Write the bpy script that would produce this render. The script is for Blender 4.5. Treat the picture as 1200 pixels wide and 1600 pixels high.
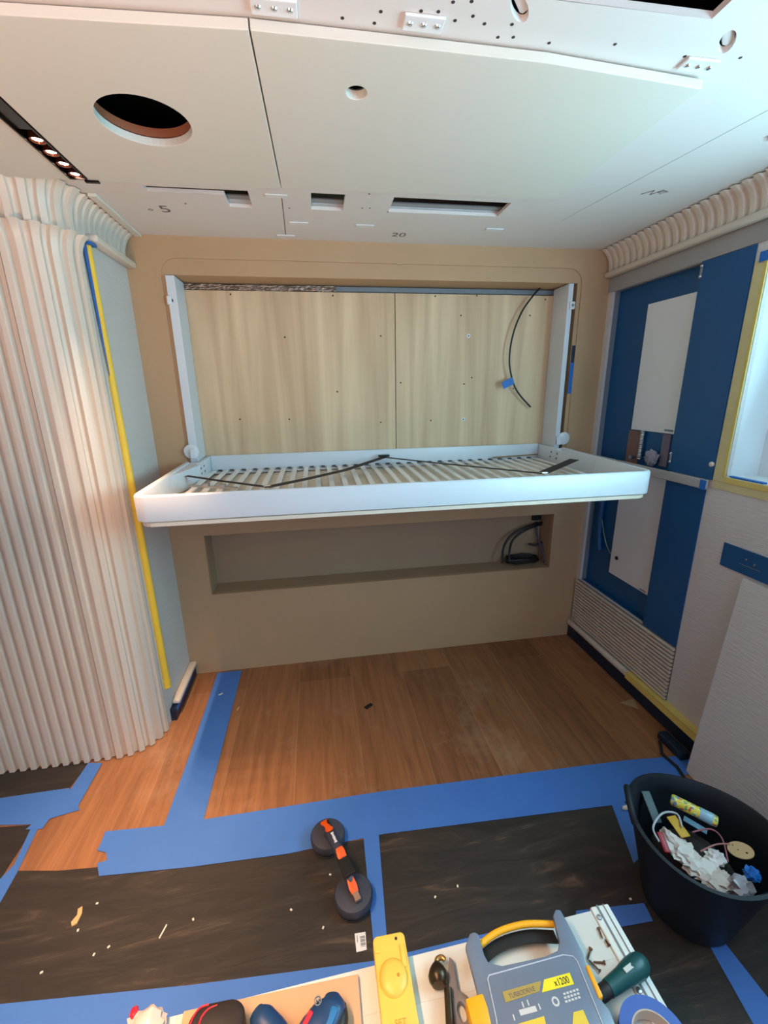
import bpy, bmesh, math, random
from mathutils import Vector, Matrix, noise
random.seed(7)
PI = math.pi
for o in list(bpy.data.objects): bpy.data.objects.remove(o, do_unlink=True)
SC = bpy.context.scene
COL = SC.collection

# ------------------------------------------------------------------ camera
FPX = 672.592
RM = Matrix(((0.98771999, -0.15537688, -0.01634779), (-0.05780346, -0.26621813, -0.96217808), (0.14514815, 0.95130749, -0.27193029)))
CAMZ = 1.5
cd = bpy.data.cameras.new('camera'); cam = bpy.data.objects.new('camera', cd); COL.objects.link(cam)
cd.sensor_fit = 'VERTICAL'; cd.sensor_height = 24.0; cd.sensor_width = 18.0
cd.lens = FPX/1600*24.0; cd.clip_start = 0.02
mr = Matrix((RM[0], -RM[1], -RM[2])).transposed()
cam.matrix_world = Matrix.Translation((0, 0, CAMZ)) @ mr.to_4x4()
SC.camera = cam

# measured geometry: where the line of sight through a point of the survey photo meets a real plane of the room
RI = RM.transposed()
def _ray(px, py): return RI @ Vector(((px-600)/FPX, (py-800)/FPX, 1.0))
def atz(px, py, z=0.0):
    d = _ray(px, py); return Vector((0, 0, CAMZ)) + d*((z-CAMZ)/d.z)
def aty(px, py, y=2.2):
    d = _ray(px, py); return Vector((0, 0, CAMZ)) + d*(y/d.y)
def atx(px, py, x=1.51):
    d = _ray(px, py); return Vector((0, 0, CAMZ)) + d*(x/d.x)
def fl(pts, z=0.0): return [tuple(atz(a, b, z)[:2]) for a, b in pts]

# ------------------------------------------------------------------ light
SC.view_settings.view_transform = 'Standard'; SC.view_settings.look = 'None'
SC.view_settings.gamma = 1.0; SC.view_settings.use_curve_mapping = False
SC.view_settings.exposure = 0.12
w = bpy.data.worlds.new('world'); SC.world = w; w.use_nodes = True
w.node_tree.nodes['Background'].inputs[0].default_value = (0.50, 0.86, 1.0, 1)
w.node_tree.nodes['Background'].inputs[1].default_value = 1.1
def area(name, loc, rot, sx, sy, power, color, spread=PI):
    l = bpy.data.lights.new(name, 'AREA'); l.shape = 'RECTANGLE'; l.size = sx; l.size_y = sy
    l.energy = power; l.color = color; l.spread = spread
    o = bpy.data.objects.new(name, l); COL.objects.link(o); o.location = loc; o.rotation_euler = rot; return o
def spot(name, loc, power, color, angle=100, blend=0.6, r=0.012, rot=(0, 0, 0)):
    l = bpy.data.lights.new(name, 'SPOT'); l.energy = power; l.color = color; l.spot_size = math.radians(angle)
    l.spot_blend = blend; l.shadow_soft_size = r
    o = bpy.data.objects.new(name, l); COL.objects.link(o); o.location = loc; o.rotation_euler = rot; return o
# daylight through the right hand window, and through the open end of the room behind the camera
area('daylight_side_window', (1.60, 0.46, 1.55), (0, math.radians(103), 0), 0.70, 1.08, 33, (0.44, 0.84, 1.0))
area('daylight_rear_door', (0.45, -1.85, 1.55), (math.radians(95), 0, 0), 1.6, 0.9, 20, (0.50, 0.64, 1.0))
# added warm fill behind the camera, brightens the ceiling; no real lamp there
area('added_ceiling_fill', (-0.55, -0.75, 0.75), (math.radians(152), 0, 0), 0.5, 0.35, 21, (1.0, 0.64, 0.46), math.radians(112))
# warm ceiling lamp further back along the same line as the track
WARM = (1.0, 0.60, 0.35)
area('ceiling_lamp_light', (-0.66, 0.15, 2.10), (0, 0, 0), 0.10, 1.3, 20, WARM, math.radians(84))

# ------------------------------------------------------------------ helpers
def srgb(r, g, b):
    def c(v):
        v /= 255.0
        return v/12.92 if v <= 0.04045 else ((v+0.055)/1.055)**2.4
    return (c(r), c(g), c(b), 1.0)

class MB:
    def __init__(s): s.bm = bmesh.new()
    def box(s, x0, x1, y0, y1, z0, z1, bevel=0.0, seg=2):
        v = [s.bm.verts.new((x, y, z)) for x in (x0, x1) for y in (y0, y1) for z in (z0, z1)]
        fs = [(0,1,3,2),(4,6,7,5),(0,4,5,1),(2,3,7,6),(0,2,6,4),(1,5,7,3)]
        F = [s.bm.faces.new([v[i] for i in f]) for f in fs]
        if bevel > 0:
            es = list({e for f in F for e in f.edges})
            bmesh.ops.bevel(s.bm, geom=es, offset=bevel, segments=seg, profile=0.5, affect='EDGES')
        return s
    def obox(s, c, ax, ay, az, hx, hy, hz, bevel=0.0):
        """oriented box: centre, three unit axes, half sizes"""
        t = MB(); t.box(-hx, hx, -hy, hy, -hz, hz, bevel)
        M = Matrix((ax, ay, az)).transposed()
        s.merge(t, lambda p: M @ p + Vector(c)); return s
    def merge(s, t, fn):
        mp = {}
        for v in t.bm.verts: mp[v] = s.bm.verts.new(fn(v.co.copy()))
        for f in t.bm.faces:
            try: s.bm.faces.new([mp[v] for v in f.verts])
            except ValueError: pass
        t.bm.free(); return s
    def plate(s, outer, holes, plane, a0, a1, bevel=0.0):
        """polygon (with holes) in plane 'xy','xz','yz' extruded between a0 and a1 on the third axis"""
        def P(p, a):
            if plane == 'xy': return (p[0], p[1], a)
            if plane == 'xz': return (p[0], a, p[1])
            return (a, p[0], p[1])
        b = bmesh.new(); ed = []
        for loop in [outer]+list(holes):
            vs = [b.verts.new(P(p, a0)) for p in loop]
            for i in range(len(vs)): ed.append(b.edges.new((vs[i], vs[(i+1) % len(vs)])))
        bmesh.ops.triangle_fill(b, use_beauty=True, use_dissolve=False, edges=ed)
        fs = list(b.faces)
        r = bmesh.ops.extrude_face_region(b, geom=fs)
        d = Vector(P((0, 0), a1)) - Vector(P((0, 0), a0))
        for g in r['geom']:
            if isinstance(g, bmesh.types.BMVert): g.co += d
        bmesh.ops.recalc_face_normals(b, faces=b.faces)
        if bevel > 0:
            es = [e for e in b.edges if len(e.link_faces) == 2 and e.calc_face_angle(0) > 0.6]
            bmesh.ops.bevel(b, geom=es, offset=bevel, segments=2, profile=0.5, affect='EDGES')
        t = MB(); t.bm.free(); t.bm = b
        s.merge(t, lambda p: p); return s
    def tube(s, path, r, seg=10, cap=True):
        path = [Vector(p) for p in path]; rr = r if isinstance(r, (list, tuple)) else [r]*len(path)
        prev = None; rings = []
        for i, p in enumerate(path):
            t = (path[min(i+1, len(path)-1)]-path[max(i-1, 0)]).normalized()
            if prev is None:
                a = Vector((0, 0, 1)) if abs(t.z) < 0.9 else Vector((1, 0, 0)); n = t.cross(a).normalized()
            else:
                n = (prev-t*prev.dot(t)).normalized()
            prev = n; bn = t.cross(n)
            rings.append([s.bm.verts.new(p+(n*math.cos(2*PI*k/seg)+bn*math.sin(2*PI*k/seg))*rr[i]) for k in range(seg)])
        for a, b in zip(rings, rings[1:]):
            for k in range(seg): s.bm.faces.new((a[k], a[(k+1) % seg], b[(k+1) % seg], b[k]))
        if cap:
            s.bm.faces.new(list(reversed(rings[0]))); s.bm.faces.new(rings[-1])
        return s
    def lathe(s, prof, c=(0, 0, 0), seg=32, axis=None, sx=1, sy=1):
        """prof: list of (radius, height)"""
        c = Vector(c); rings = []
        q = Vector((0, 0, 1)).rotation_difference(Vector(axis)) if axis is not None else None
        def T(p): return (q @ p if q else p)+c
        for r, h in prof:
            if r < 1e-6: rings.append([s.bm.verts.new(T(Vector((0, 0, h))))])
            else: rings.append([s.bm.verts.new(T(Vector((sx*r*math.cos(2*PI*k/seg), sy*r*math.sin(2*PI*k/seg), h)))) for k in range(seg)])
        for a, b in zip(rings, rings[1:]):
            for k in range(seg):
                k2 = (k+1) % seg
                if len(a) == 1 and len(b) == 1: continue
                if len(a) == 1: s.bm.faces.new((a[0], b[k], b[k2]))
                elif len(b) == 1: s.bm.faces.new((a[k], b[0], a[k2]))
                else: s.bm.faces.new((a[k], a[k2], b[k2], b[k]))
        return s
    def grid(s, rows, thick=None):
        """rows of points -> surface; thick: vector offset for a second skin"""
        V = [[s.bm.verts.new(p) for p in r] for r in rows]
        for i in range(len(V)-1):
            for j in range(len(V[0])-1):
                s.bm.faces.new((V[i][j], V[i][j+1], V[i+1][j+1], V[i+1][j]))
        if thick is not None:
            W = [[s.bm.verts.new(Vector(p)+Vector(thick)) for p in r] for r in rows]
            n, m = len(V), len(V[0])
            for i in range(n-1):
                for j in range(m-1): s.bm.faces.new((W[i][j], W[i+1][j], W[i+1][j+1], W[i][j+1]))
            for i in range(n-1):
                for j in (0, m-1): s.bm.faces.new((V[i][j], V[i+1][j], W[i+1][j], W[i][j]))
            for j in range(m-1):
                for i in (0, n-1): s.bm.faces.new((V[i][j], V[i][j+1], W[i][j+1], W[i][j]))
        return s
    def build(s, name, mat, parent=None, smooth=False, loc=None):
        bmesh.ops.recalc_face_normals(s.bm, faces=s.bm.faces)
        me = bpy.data.meshes.new(name)
        if parent is not None:
            P = parent
            M = P.matrix_basis.copy(); Q = P.parent
            while Q is not None: M = Q.matrix_basis @ M; Q = Q.parent
            s.bm.transform(M.inverted())
        elif loc is not None:
            s.bm.transform(Matrix.Translation(-Vector(loc)))
        s.bm.to_mesh(me); s.bm.free()
        if smooth:
            me.shade_smooth()
            if smooth != 'full': 
                try: me.set_sharp_from_angle(angle=math.radians(38))
                except Exception: pass
        me.materials.append(mat)
        o = bpy.data.objects.new(name, me); COL.objects.link(o)
        if parent is not None: o.parent = parent
        elif loc is not None: o.location = loc
        return o

def empty(name, loc=(0, 0, 0), rot=(0, 0, 0)):
    o = bpy.data.objects.new(name, None); COL.objects.link(o); o.location = loc; o.rotation_euler = rot
    o.empty_display_size = 0.05; return o
def tag(o, label, cat, group=None, kind=None):
    if label: o['label'] = label
    if cat: o['category'] = cat
    if group: o['group'] = group
    if kind: o['kind'] = kind
    return o
def struct(o, label=None, cat=None):
    o['kind'] = 'structure'
    return tag(o, label, cat)
def rrect(x0, x1, y0, y1, r, n=6):
    pts = []
    for cx, cy, a0 in ((x1-r, y0+r, -PI/2), (x1-r, y1-r, 0), (x0+r, y1-r, PI/2), (x0+r, y0+r, PI)):
        for i in range(n+1):
            a = a0+i*PI/2/n; pts.append((cx+r*math.cos(a), cy+r*math.sin(a)))
    return pts
def circ(cx, cy, r, n=32, ry=None):
    return [(cx+r*math.cos(2*PI*i/n), cy+(ry or r)*math.sin(2*PI*i/n)) for i in range(n)]
def rect(x0, x1, y0, y1): return [(x0, y0), (x1, y0), (x1, y1), (x0, y1)]

# ------------------------------------------------------------------ materials
def newmat(name):
    m = bpy.data.materials.new(name); m.use_nodes = True
    nt = m.node_tree; return m, nt, nt.nodes['Principled BSDF']
def plain(name, col, rough=0.5, metal=0.0, var=0.06, scale=6.0, bump=0.0, bscale=80.0, spec=0.5, stretch=(1, 1, 1), alpha=None, trans=None, coat=0.0):
    m, nt, b = newmat(name); N = nt.nodes; L = nt.links
    tc = N.new('ShaderNodeTexCoord'); mp = N.new('ShaderNodeMapping'); mp.inputs['Scale'].default_value = stretch
    L.new(tc.outputs['Object'], mp.inputs[0])
    nz = N.new('ShaderNodeTexNoise'); nz.inputs['Scale'].default_value = scale; nz.inputs['Detail'].default_value = 5
    L.new(mp.outputs[0], nz.inputs['Vector'])
    mx = N.new('ShaderNodeMix'); mx.data_type = 'RGBA'
    lo = [max(0, c*(1-var*2)) for c in col[:3]]+[1]; hi = [min(1, c*(1+var*2)) for c in col[:3]]+[1]
    mx.inputs[6].default_value = lo; mx.inputs[7].default_value = hi
    L.new(nz.outputs['Fac'], mx.inputs[0]); L.new(mx.outputs[2], b.inputs['Base Color'])
    b.inputs['Roughness'].default_value = rough; b.inputs['Metallic'].default_value = metal
    b.inputs['Specular IOR Level'].default_value = spec; b.inputs['Coat Weight'].default_value = coat
    if bump > 0:
        n2 = N.new('ShaderNodeTexNoise'); n2.inputs['Scale'].default_value = bscale; n2.inputs['Detail'].default_value = 4
        L.new(mp.outputs[0], n2.inputs['Vector'])
        bp = N.new('ShaderNodeBump'); bp.inputs['Strength'].default_value = bump; bp.inputs['Distance'].default_value = 0.004
        L.new(n2.outputs['Fac'], bp.inputs['Height']); L.new(bp.outputs[0], b.inputs['Normal'])
    if alpha is not None: b.inputs['Alpha'].default_value = alpha
    if trans is not None: b.inputs['Transmission Weight'].default_value = trans
    return m
def emis(name, col, strength):
    m, nt, b = newmat(name)
    b.inputs['Base Color'].default_value = col; b.inputs['Emission Color'].default_value = col
    b.inputs['Emission Strength'].default_value = strength; return m

def wood_floor():
    m, nt, b = newmat('oak_planks'); N = nt.nodes; L = nt.links
    tc = N.new('ShaderNodeTexCoord'); mp = N.new('ShaderNodeMapping')
    mp.inputs['Rotation'].default_value = (0, 0, PI/2); mp.inputs['Location'].default_value = (0.12, -0.1125, 0)
    L.new(tc.outputs['Object'], mp.inputs[0])
    br = N.new('ShaderNodeTexBrick'); br.offset = 0.37; br.inputs['Scale'].default_value = 1.0
    br.inputs['Brick Width'].default_value = 1.9; br.inputs['Row Height'].default_value = 0.2775
    br.inputs['Mortar Size'].default_value = 0.0012; br.inputs['Mortar Smooth'].default_value = 0.3; br.inputs['Bias'].default_value = 0.0
    br.inputs['Color1'].default_value = srgb(134, 88, 58); br.inputs['Color2'].default_value = srgb(166, 114, 76)
    br.inputs['Mortar'].default_value = srgb(176, 136, 100)
    L.new(mp.outputs[0], br.inputs['Vector'])
    m2 = N.new('ShaderNodeMapping'); m2.inputs['Scale'].default_value = (14, 1.1, 1); L.new(tc.outputs['Object'], m2.inputs[0])
    nz = N.new('ShaderNodeTexNoise'); nz.inputs['Scale'].default_value = 2.5; nz.inputs['Detail'].default_value = 8; nz.inputs['Roughness'].default_value = 0.6
    nz.inputs['Distortion'].default_value = 0.8
    L.new(m2.outputs[0], nz.inputs['Vector'])
    cr = N.new('ShaderNodeValToRGB'); cr.color_ramp.elements[0].position = 0.3; cr.color_ramp.elements[0].color = (0.50, 0.45, 0.40, 1)
    cr.color_ramp.elements[1].position = 0.68; cr.color_ramp.elements[1].color = (1.08, 1.05, 1.0, 1)
    L.new(nz.outputs['Fac'], cr.inputs[0])
    mu = N.new('ShaderNodeMix'); mu.data_type = 'RGBA'; mu.blend_type = 'MULTIPLY'; mu.inputs[0].default_value = 0.75
    L.new(br.outputs['Color'], mu.inputs[6]); L.new(cr.outputs[0], mu.inputs[7])
    # dusty footprints and scuffs
    n3 = N.new('ShaderNodeTexNoise'); n3.inputs['Scale'].default_value = 2.2; n3.inputs['Detail'].default_value = 9; n3.inputs['Roughness'].default_value = 0.7
    L.new(tc.outputs['Object'], n3.inputs['Vector'])
    c3 = N.new('ShaderNodeValToRGB'); c3.color_ramp.elements[0].position = 0.55; c3.color_ramp.elements[1].position = 0.8
    c3.color_ramp.elements[1].color = (0.5, 0.5, 0.5, 1); L.new(n3.outputs['Fac'], c3.inputs[0])
    ms = N.new('ShaderNodeMix'); ms.data_type = 'RGBA'; ms.inputs[7].default_value = srgb(200, 170, 140)
    L.new(c3.outputs[0], ms.inputs[0]); L.new(mu.outputs[2], ms.inputs[6])
    L.new(ms.outputs[2], b.inputs['Base Color']); b.inputs['Roughness'].default_value = 0.48
    return m
def plywood():
    m, nt, b = newmat('pale_plywood'); N = nt.nodes; L = nt.links
    tc = N.new('ShaderNodeTexCoord'); mp = N.new('ShaderNodeMapping'); mp.inputs['Scale'].default_value = (7, 1, 0.35)
    L.new(tc.outputs['Object'], mp.inputs[0])
    nz = N.new('ShaderNodeTexNoise'); nz.inputs['Scale'].default_value = 1.6; nz.inputs['Detail'].default_value = 7; nz.inputs['Distortion'].default_value = 0.7
    L.new(mp.outputs[0], nz.inputs['Vector'])
    cr = N.new('ShaderNodeValToRGB'); cr.color_ramp.elements[0].position = 0.32; cr.color_ramp.elements[0].color = srgb(192, 158, 122)
    cr.color_ramp.elements[1].position = 0.7; cr.color_ramp.elements[1].color = srgb(228, 200, 162)
    L.new(nz.outputs['Fac'], cr.inputs[0]); L.new(cr.outputs[0], b.inputs['Base Color']); b.inputs['Roughness'].default_value = 0.6
    return m
def membrane():
    m, nt, b = newmat('black_floor_sheet'); N = nt.nodes; L = nt.links
    tc = N.new('ShaderNodeTexCoord'); mp = N.new('ShaderNodeMapping'); mp.inputs['Scale'].default_value = (1.2, 7, 1)
    mp.inputs['Rotation'].default_value = (0, 0, 0.06); L.new(tc.outputs['Object'], mp.inputs[0])
    nz = N.new('ShaderNodeTexNoise'); nz.inputs['Scale'].default_value = 2.4; nz.inputs['Detail'].default_value = 9; nz.inputs['Roughness'].default_value = 0.65
    nz.inputs['Distortion'].default_value = 1.2
    L.new(mp.outputs[0], nz.inputs['Vector'])
    cr = N.new('ShaderNodeValToRGB'); e = cr.color_ramp.elements
    e[0].position = 0.42; e[0].color = srgb(38, 34, 31); e[1].position = 0.80; e[1].color = srgb(116, 96, 78)
    k = e.new(0.58); k.color = srgb(52, 45, 40)
    L.new(nz.outputs['Fac'], cr.inputs[0]); L.new(cr.outputs[0], b.inputs['Base Color']); b.inputs['Roughness'].default_value = 0.62
    bp = N.new('ShaderNodeBump'); bp.inputs['Strength'].default_value = 0.35; bp.inputs['Distance'].default_value = 0.006
    L.new(nz.outputs['Fac'], bp.inputs['Height']); L.new(bp.outputs[0], b.inputs['Normal'])
    return m
def textured_white():
    m, nt, b = newmat('woven_white_wallcovering'); N = nt.nodes; L = nt.links
    tc = N.new('ShaderNodeTexCoord'); mp = N.new('ShaderNodeMapping'); mp.inputs['Scale'].default_value = (1, 1, 6)
    L.new(tc.outputs['Object'], mp.inputs[0])
    nz = N.new('ShaderNodeTexNoise'); nz.inputs['Scale'].default_value = 22; nz.inputs['Detail'].default_value = 6
    L.new(mp.outputs[0], nz.inputs['Vector'])
    bp = N.new('ShaderNodeBump'); bp.inputs['Strength'].default_value = 0.5; bp.inputs['Distance'].default_value = 0.004
    L.new(nz.outputs['Fac'], bp.inputs['Height']); L.new(bp.outputs[0], b.inputs['Normal'])
    b.inputs['Base Color'].default_value = srgb(208, 203, 198); b.inputs['Roughness'].default_value = 0.75
    return m

M = dict(
    mdf=plain('raw_mdf', srgb(186, 152, 116), 0.75, var=0.05, scale=3.0, bump=0.05, bscale=300),
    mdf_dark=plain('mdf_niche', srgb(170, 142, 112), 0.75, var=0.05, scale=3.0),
    ceil=plain('primed_ceiling_board', srgb(222, 216, 212), 0.75, var=0.02, scale=2.0),
    panel=plain('primed_ceiling_panel', srgb(218, 215, 204), 0.7, var=0.015, scale=2.0),
    white=plain('white_paint', srgb(226, 228, 230), 0.35, var=0.02),
    whitesteel=plain('white_powder_coated_steel', srgb(214, 220, 226), 0.38, var=0.03, scale=3),
    cream=plain('cream_lacquer', srgb(214, 203, 188), 0.42, var=0.02, scale=3),
    ply=plywood(), floor=wood_floor(), mem=membrane(), wall=textured_white(),
    navy=plain('navy_laminate', srgb(8, 80, 132), 0.42, var=0.05, scale=2),
    navy_dark=plain('dark_navy_plinth', srgb(14, 38, 60), 0.45, var=0.05, scale=2),
    grey=plain('grey_aluminium', srgb(150, 152, 156), 0.4, 0.6, var=0.05),
    greypaint=plain('grey_paint', srgb(120, 128, 136), 0.55, var=0.05),
    black=plain('black_plastic', srgb(24, 24, 26), 0.5, var=0.1),
    blackrub=plain('black_rubber', srgb(30, 32, 38), 0.55, var=0.12, scale=12),
    dark=plain('dark_cavity', srgb(20, 18, 17), 0.9),
    foil=plain('crumpled_foil_tape', srgb(150, 140, 130), 0.25, 0.8, var=0.45, scale=40, bump=1.0, bscale=60, stretch=(1, 1, 3)),
    blue=plain('blue_masking_tape', srgb(66, 118, 196), 0.55, var=0.05, scale=7, bump=0.15, bscale=30),
    bluebright=plain('bright_blue_tape', srgb(20, 105, 190), 0.5, var=0.06, scale=10),
    yellow=plain('yellow_masking_tape', srgb(232, 196, 62), 0.55, var=0.07, scale=9),
    paleyellow=plain('pale_yellow_masking_tape', srgb(206, 194, 142), 0.6, var=0.1, scale=9),
    trackblack=plain('bronze_black_track', srgb(40, 30, 26), 0.25, 0.7, var=0.1),
    reflect=plain('copper_reflector', srgb(150, 84, 58), 0.2, 0.9, var=0.1, scale=30),
    led=emis('lit_led', (1.0, 0.76, 0.62, 1), 30.0),
    chrome=plain('bright_metal', srgb(210, 212, 214), 0.2, 0.9, var=0.03),
    pencil=plain('pencil_marks', srgb(110, 104, 100), 0.8),
    hole=plain('dark_screw_hole', srgb(52, 46, 44), 0.9),
    screwbrown=plain('rusty_screw_steel', srgb(116, 92, 78), 0.45, 0.7, var=0.2, scale=60),
    battenm=plain('pale_grey_batten', srgb(190, 192, 196), 0.5),
    strap=plain('dark_webbing', srgb(52, 46, 44), 0.8, var=0.15, scale=90),
    slatwood=plain('white_slat', srgb(242, 240, 236), 0.5, var=0.04, scale=5),
)

def slat_h(): pass
# ------------------------------------------------------------------ room shell
XR, XL, YB, YF, ZC = 1.51, -0.76, 2.20, -2.0, 2.150
# floor
o = MB().box(-2.2, 1.75, YF-0.1, 2.45, -0.05, 0.0).build('floor', M['floor'], loc=(0, 0, -0.05)); struct(o)
# back wall, raw MDF with a rebated opening for the bed and a long niche
niche = rect(-0.597, 1.325, 0.470, 0.800)
reb = rrect(-0.625, 1.358, 0.98, 2.065, 0.07)
o = MB().plate(rect(-0.78, 1.60, 0.0, 2.40), [reb, niche], 'xz', YB, YB+0.006).build('wall_back', M['mdf'], loc=(0.36, YB, 0)); struct(o)
inner = rect(-0.610, 1.338, 1.02, 2.000)
L2 = MB().plate(rect(-0.78, 1.60, 0.0, 2.40), [inner, niche], 'xz', YB+0.0062, YB+0.026).build('rebate_board', M['mdf'], o)
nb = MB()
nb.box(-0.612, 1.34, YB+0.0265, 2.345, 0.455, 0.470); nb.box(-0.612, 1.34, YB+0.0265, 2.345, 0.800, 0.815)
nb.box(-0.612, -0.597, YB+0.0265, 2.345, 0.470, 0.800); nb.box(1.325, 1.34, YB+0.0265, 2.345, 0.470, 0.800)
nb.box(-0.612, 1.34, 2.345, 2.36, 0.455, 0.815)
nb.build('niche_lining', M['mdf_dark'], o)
rb = MB()
rb.box(-0.625, -0.611, YB+0.0265, 2.42, 1.02, 2.02); rb.box(1.339, 1.353, YB+0.0265, 2.42, 1.02, 2.02)
rb.box(-0.611, 1.339, YB+0.0265, 2.42, 2.001, 2.015); rb.box(-0.611, 1.339, YB+0.0265, 2.42, 1.005, 1.019)
rb.build('recess_lining', M['mdf'], o)
MB().box(-0.80, 1.62, 2.43, 2.45, 0.0, 2.42).build('backing', M['dark'], o)
# plywood lining at the back of the recess: two boards
xs = aty(617, 455, 2.34).x
for (a, b_, lab) in ((-0.608, xs-0.002, 'warm plywood board behind the bunk, left of the vertical joint'),
                     (xs+0.002, 1.336, 'pale yellowish plywood board behind the bunk, right of the vertical joint')):
    r = MB().box(a, b_, 2.34, 2.352, 1.04, 1.968).build('plywood_board', M['ply'], loc=((a+b_)/2, 2.352, 1.04))
    tag(r, lab, 'board')
    pts = [(445, 527), (595, 525), (527, 612), (595, 660), (375, 655), (452, 655), (360, 460), (520, 462)] if a < 0 else \
          [(680, 463), (745, 462), (720, 493), (828, 493), (725, 600), (626, 598), (673, 657), (852, 468), (802, 607), (737, 590)]
    for (px, py) in pts:
        p = aty(px, py, 2.34)
        MB().lathe([(0, 0.0), (0.0035, 0.0), (0.0042, 0.0008), (0.0, 0.0012)], (p.x, 2.34, p.z), 12, (0, -1, 0)).build('sunk_screw', M['hole'], r)
    if a > 0:
        for (px, py) in ((732, 525), (724, 655)):
            p = aty(px, py, 2.34)
            wsh = MB().lathe([(0.004, 0.0), (0.010, 0.0), (0.010, 0.002), (0.004, 0.003), (0.004, 0.0)], (p.x, 2.3395, p.z), 18, (0, -1, 0)).build('washer', M['white'], r)
            MB().lathe([(0, 0.003), (0.0038, 0.002), (0.0038, 0.0), (0, 0)], (p.x, 2.3395, p.z), 12, (0, -1, 0)).build('screw_head', M['black'], wsh)
r = MB().box(-0.606, 1.334, 2.352, 2.40, 1.974, 1.997, 0.002).build('steel_channel', M['greypaint'], loc=(0.36, 2.40, 1.974))
tag(r, 'grey steel channel in the gap above the plywood boards', 'metal profile')
fb = MB(); rows = []
for i in range(60):
    x = -0.6+i*0.0125
    rows.append([(x, 2.345+0.004*random.random(), 1.970+0.0035*j+0.003*random.random()) for j in range(8)])
fb.grid(rows, (0, 0.003, 0)); r = fb.build('foil_tape', M['foil'], loc=(-0.23, 2.348, 1.97))
tag(r, 'crumpled silver foil strip in the gap over the left plywood board', 'foil')

# left return wall of the alcove and the outer left wall
o = MB().box(XL-0.02, XL, 1.815, YB, 0.0, 2.40).build('wall_left', M['wall'], loc=(XL, 2.0, 0)); struct(o)
o = MB().box(-2.02, -2.0, YF, 1.9, 0.0, 2.40).build('wall_left_outer', M['wall'], loc=(-2, 0, 0)); o.name = 'wall_left'; struct(o)
o = MB().box(-2.02, 1.62, YF-0.02, YF, 0.0, 2.40).build('wall_rear', M['wall'], loc=(0, YF, 0)); struct(o)
# right wall with the cupboard opening and the window opening
YW0, YW1, ZW0, ZW1 = -0.10, 1.372, 1.166, 1.935
cup = rect(1.638, 2.168, 0.392, 1.957)
win = rrect(YW0, YW1, ZW0, ZW1, 0.02, 4)
o = MB().plate(rect(YF, YB+0.03, 0.0, 2.40), [cup, win], 'yz', XR, XR+0.015).build('wall_right', M['wall'], loc=(XR, 0, 0)); struct(o)
# cupboard recess behind it
rc = MB()
rc.box(1.552, 1.564, 1.60, 2.20, 0.38, 1.97)
rc.build('recess_back', M['navy'], o)
rs = MB(); rs.box(XR+0.0155, 1.552, 2.168, 2.18, 0.38, 1.97); rs.box(XR+0.0155, 1.552, 1.60, 2.168, 1.957, 1.969)
rs.build('recess_side', M['greypaint'], o)
rs = MB(); rs.box(XR+0.0155, 1.552, 1.626, 1.638, 0.38, 1.957); rs.box(XR+0.0155, 1.552, 1.638, 2.168, 0.38, 0.392)
rs.build('recess_side', M['navy'], o)
# window 
wd = empty('window_1', (XR, 0.6, ZW0)); struct(wd)
rv = MB(); d0, d1 = XR+0.0155, XR+0.17
rv.box(d0, d1, YW0-0.02, YW1+0.02, ZW0-0.015, ZW0); rv.box(d0, d1, YW0-0.02, YW1+0.02, ZW1, ZW1+0.015)
rv.box(d0, d1, YW0-0.02, YW0, ZW0, ZW1); rv.box(d0, d1, YW1, YW1+0.02, ZW0, ZW1)
rv.build('reveal', M['white'], wd)
fr = MB().plate(rect(YW0, YW1, ZW0, ZW1), [rrect(YW0+0.03, YW1-0.03, ZW0+0.03, ZW1-0.03, 0.04)], 'yz', d1-0.035, d1-0.01).build('window_frame', M['white'], wd)
gm, gnt, gb = newmat('window_glass'); gb.inputs['Transmission Weight'].default_value = 1; gb.inputs['Roughness'].default_value = 0.0; gb.inputs['IOR'].default_value = 1.02
gb.inputs['Base Color'].default_value = (0.9, 1, 1, 1)
MB().box(d1-0.026, d1-0.022, YW0+0.02, YW1-0.02, ZW0+0.02, ZW1-0.02).build('window_pane', gm, wd)

# ceiling: base board with cut-outs
def C(px, py): p = atz(px, py, ZC); return (p.x, p.y)
h_L = [C(222, 291), C(338, 296), C(397, 296.5), C(392, 328), C(352, 325), C(338, 303), C(236, 301)]
h_L = [(-0.508, 1.728), (-0.18, 1.728), (-0.18, 1.868), (-0.262, 1.868), (-0.262, 1.768), (-0.508, 1.768)]
h_2 = rect(0.030, 0.147, 1.720, 1.860)
h_3 = rect(0.318, 0.752, 1.722, 1.850)
h_speaker = circ(-0.362, 1.318, 0.116, 36); h_small = circ(0.132, 1.16, 0.04, 20)
h_track = rect(-0.71, -0.61, -0.62, 1.645)
bigx, bigy = C(1112, 30)
h_big = rect(0.30, bigx, 0.25, bigy)
def slot(px, py, a=0.5):
    cx, cy = C(px, py); pts = []
    for i in range(20):
        t = 2*PI*i/20; u, v = 0.034*math.cos(t), 0.014*math.sin(t)
        pts.append((cx+u*math.cos(a)-v*math.sin(a), cy+u*math.sin(a)+v*math.cos(a)))
    return pts
h_s1 = slot(812, 14, 0.9); h_s2 = slot(1136, 66, 0.9); h_s3 = circ(*C(1200, 216), 0.018, 14)
o = MB().plate(rect(-2.0, XR, YF, YB), [h_L, h_2, h_3, h_speaker, h_small, h_track, h_big, h_s1, h_s2, h_s3], 'xy', ZC, ZC+0.012).build('ceiling', M['ceil'], loc=(0, 0, ZC)); struct(o)
MB().box(-2.0, 1.60, YF, 2.40, 2.395, 2.41).build('roof_lining', M['dark'], o)
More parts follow.
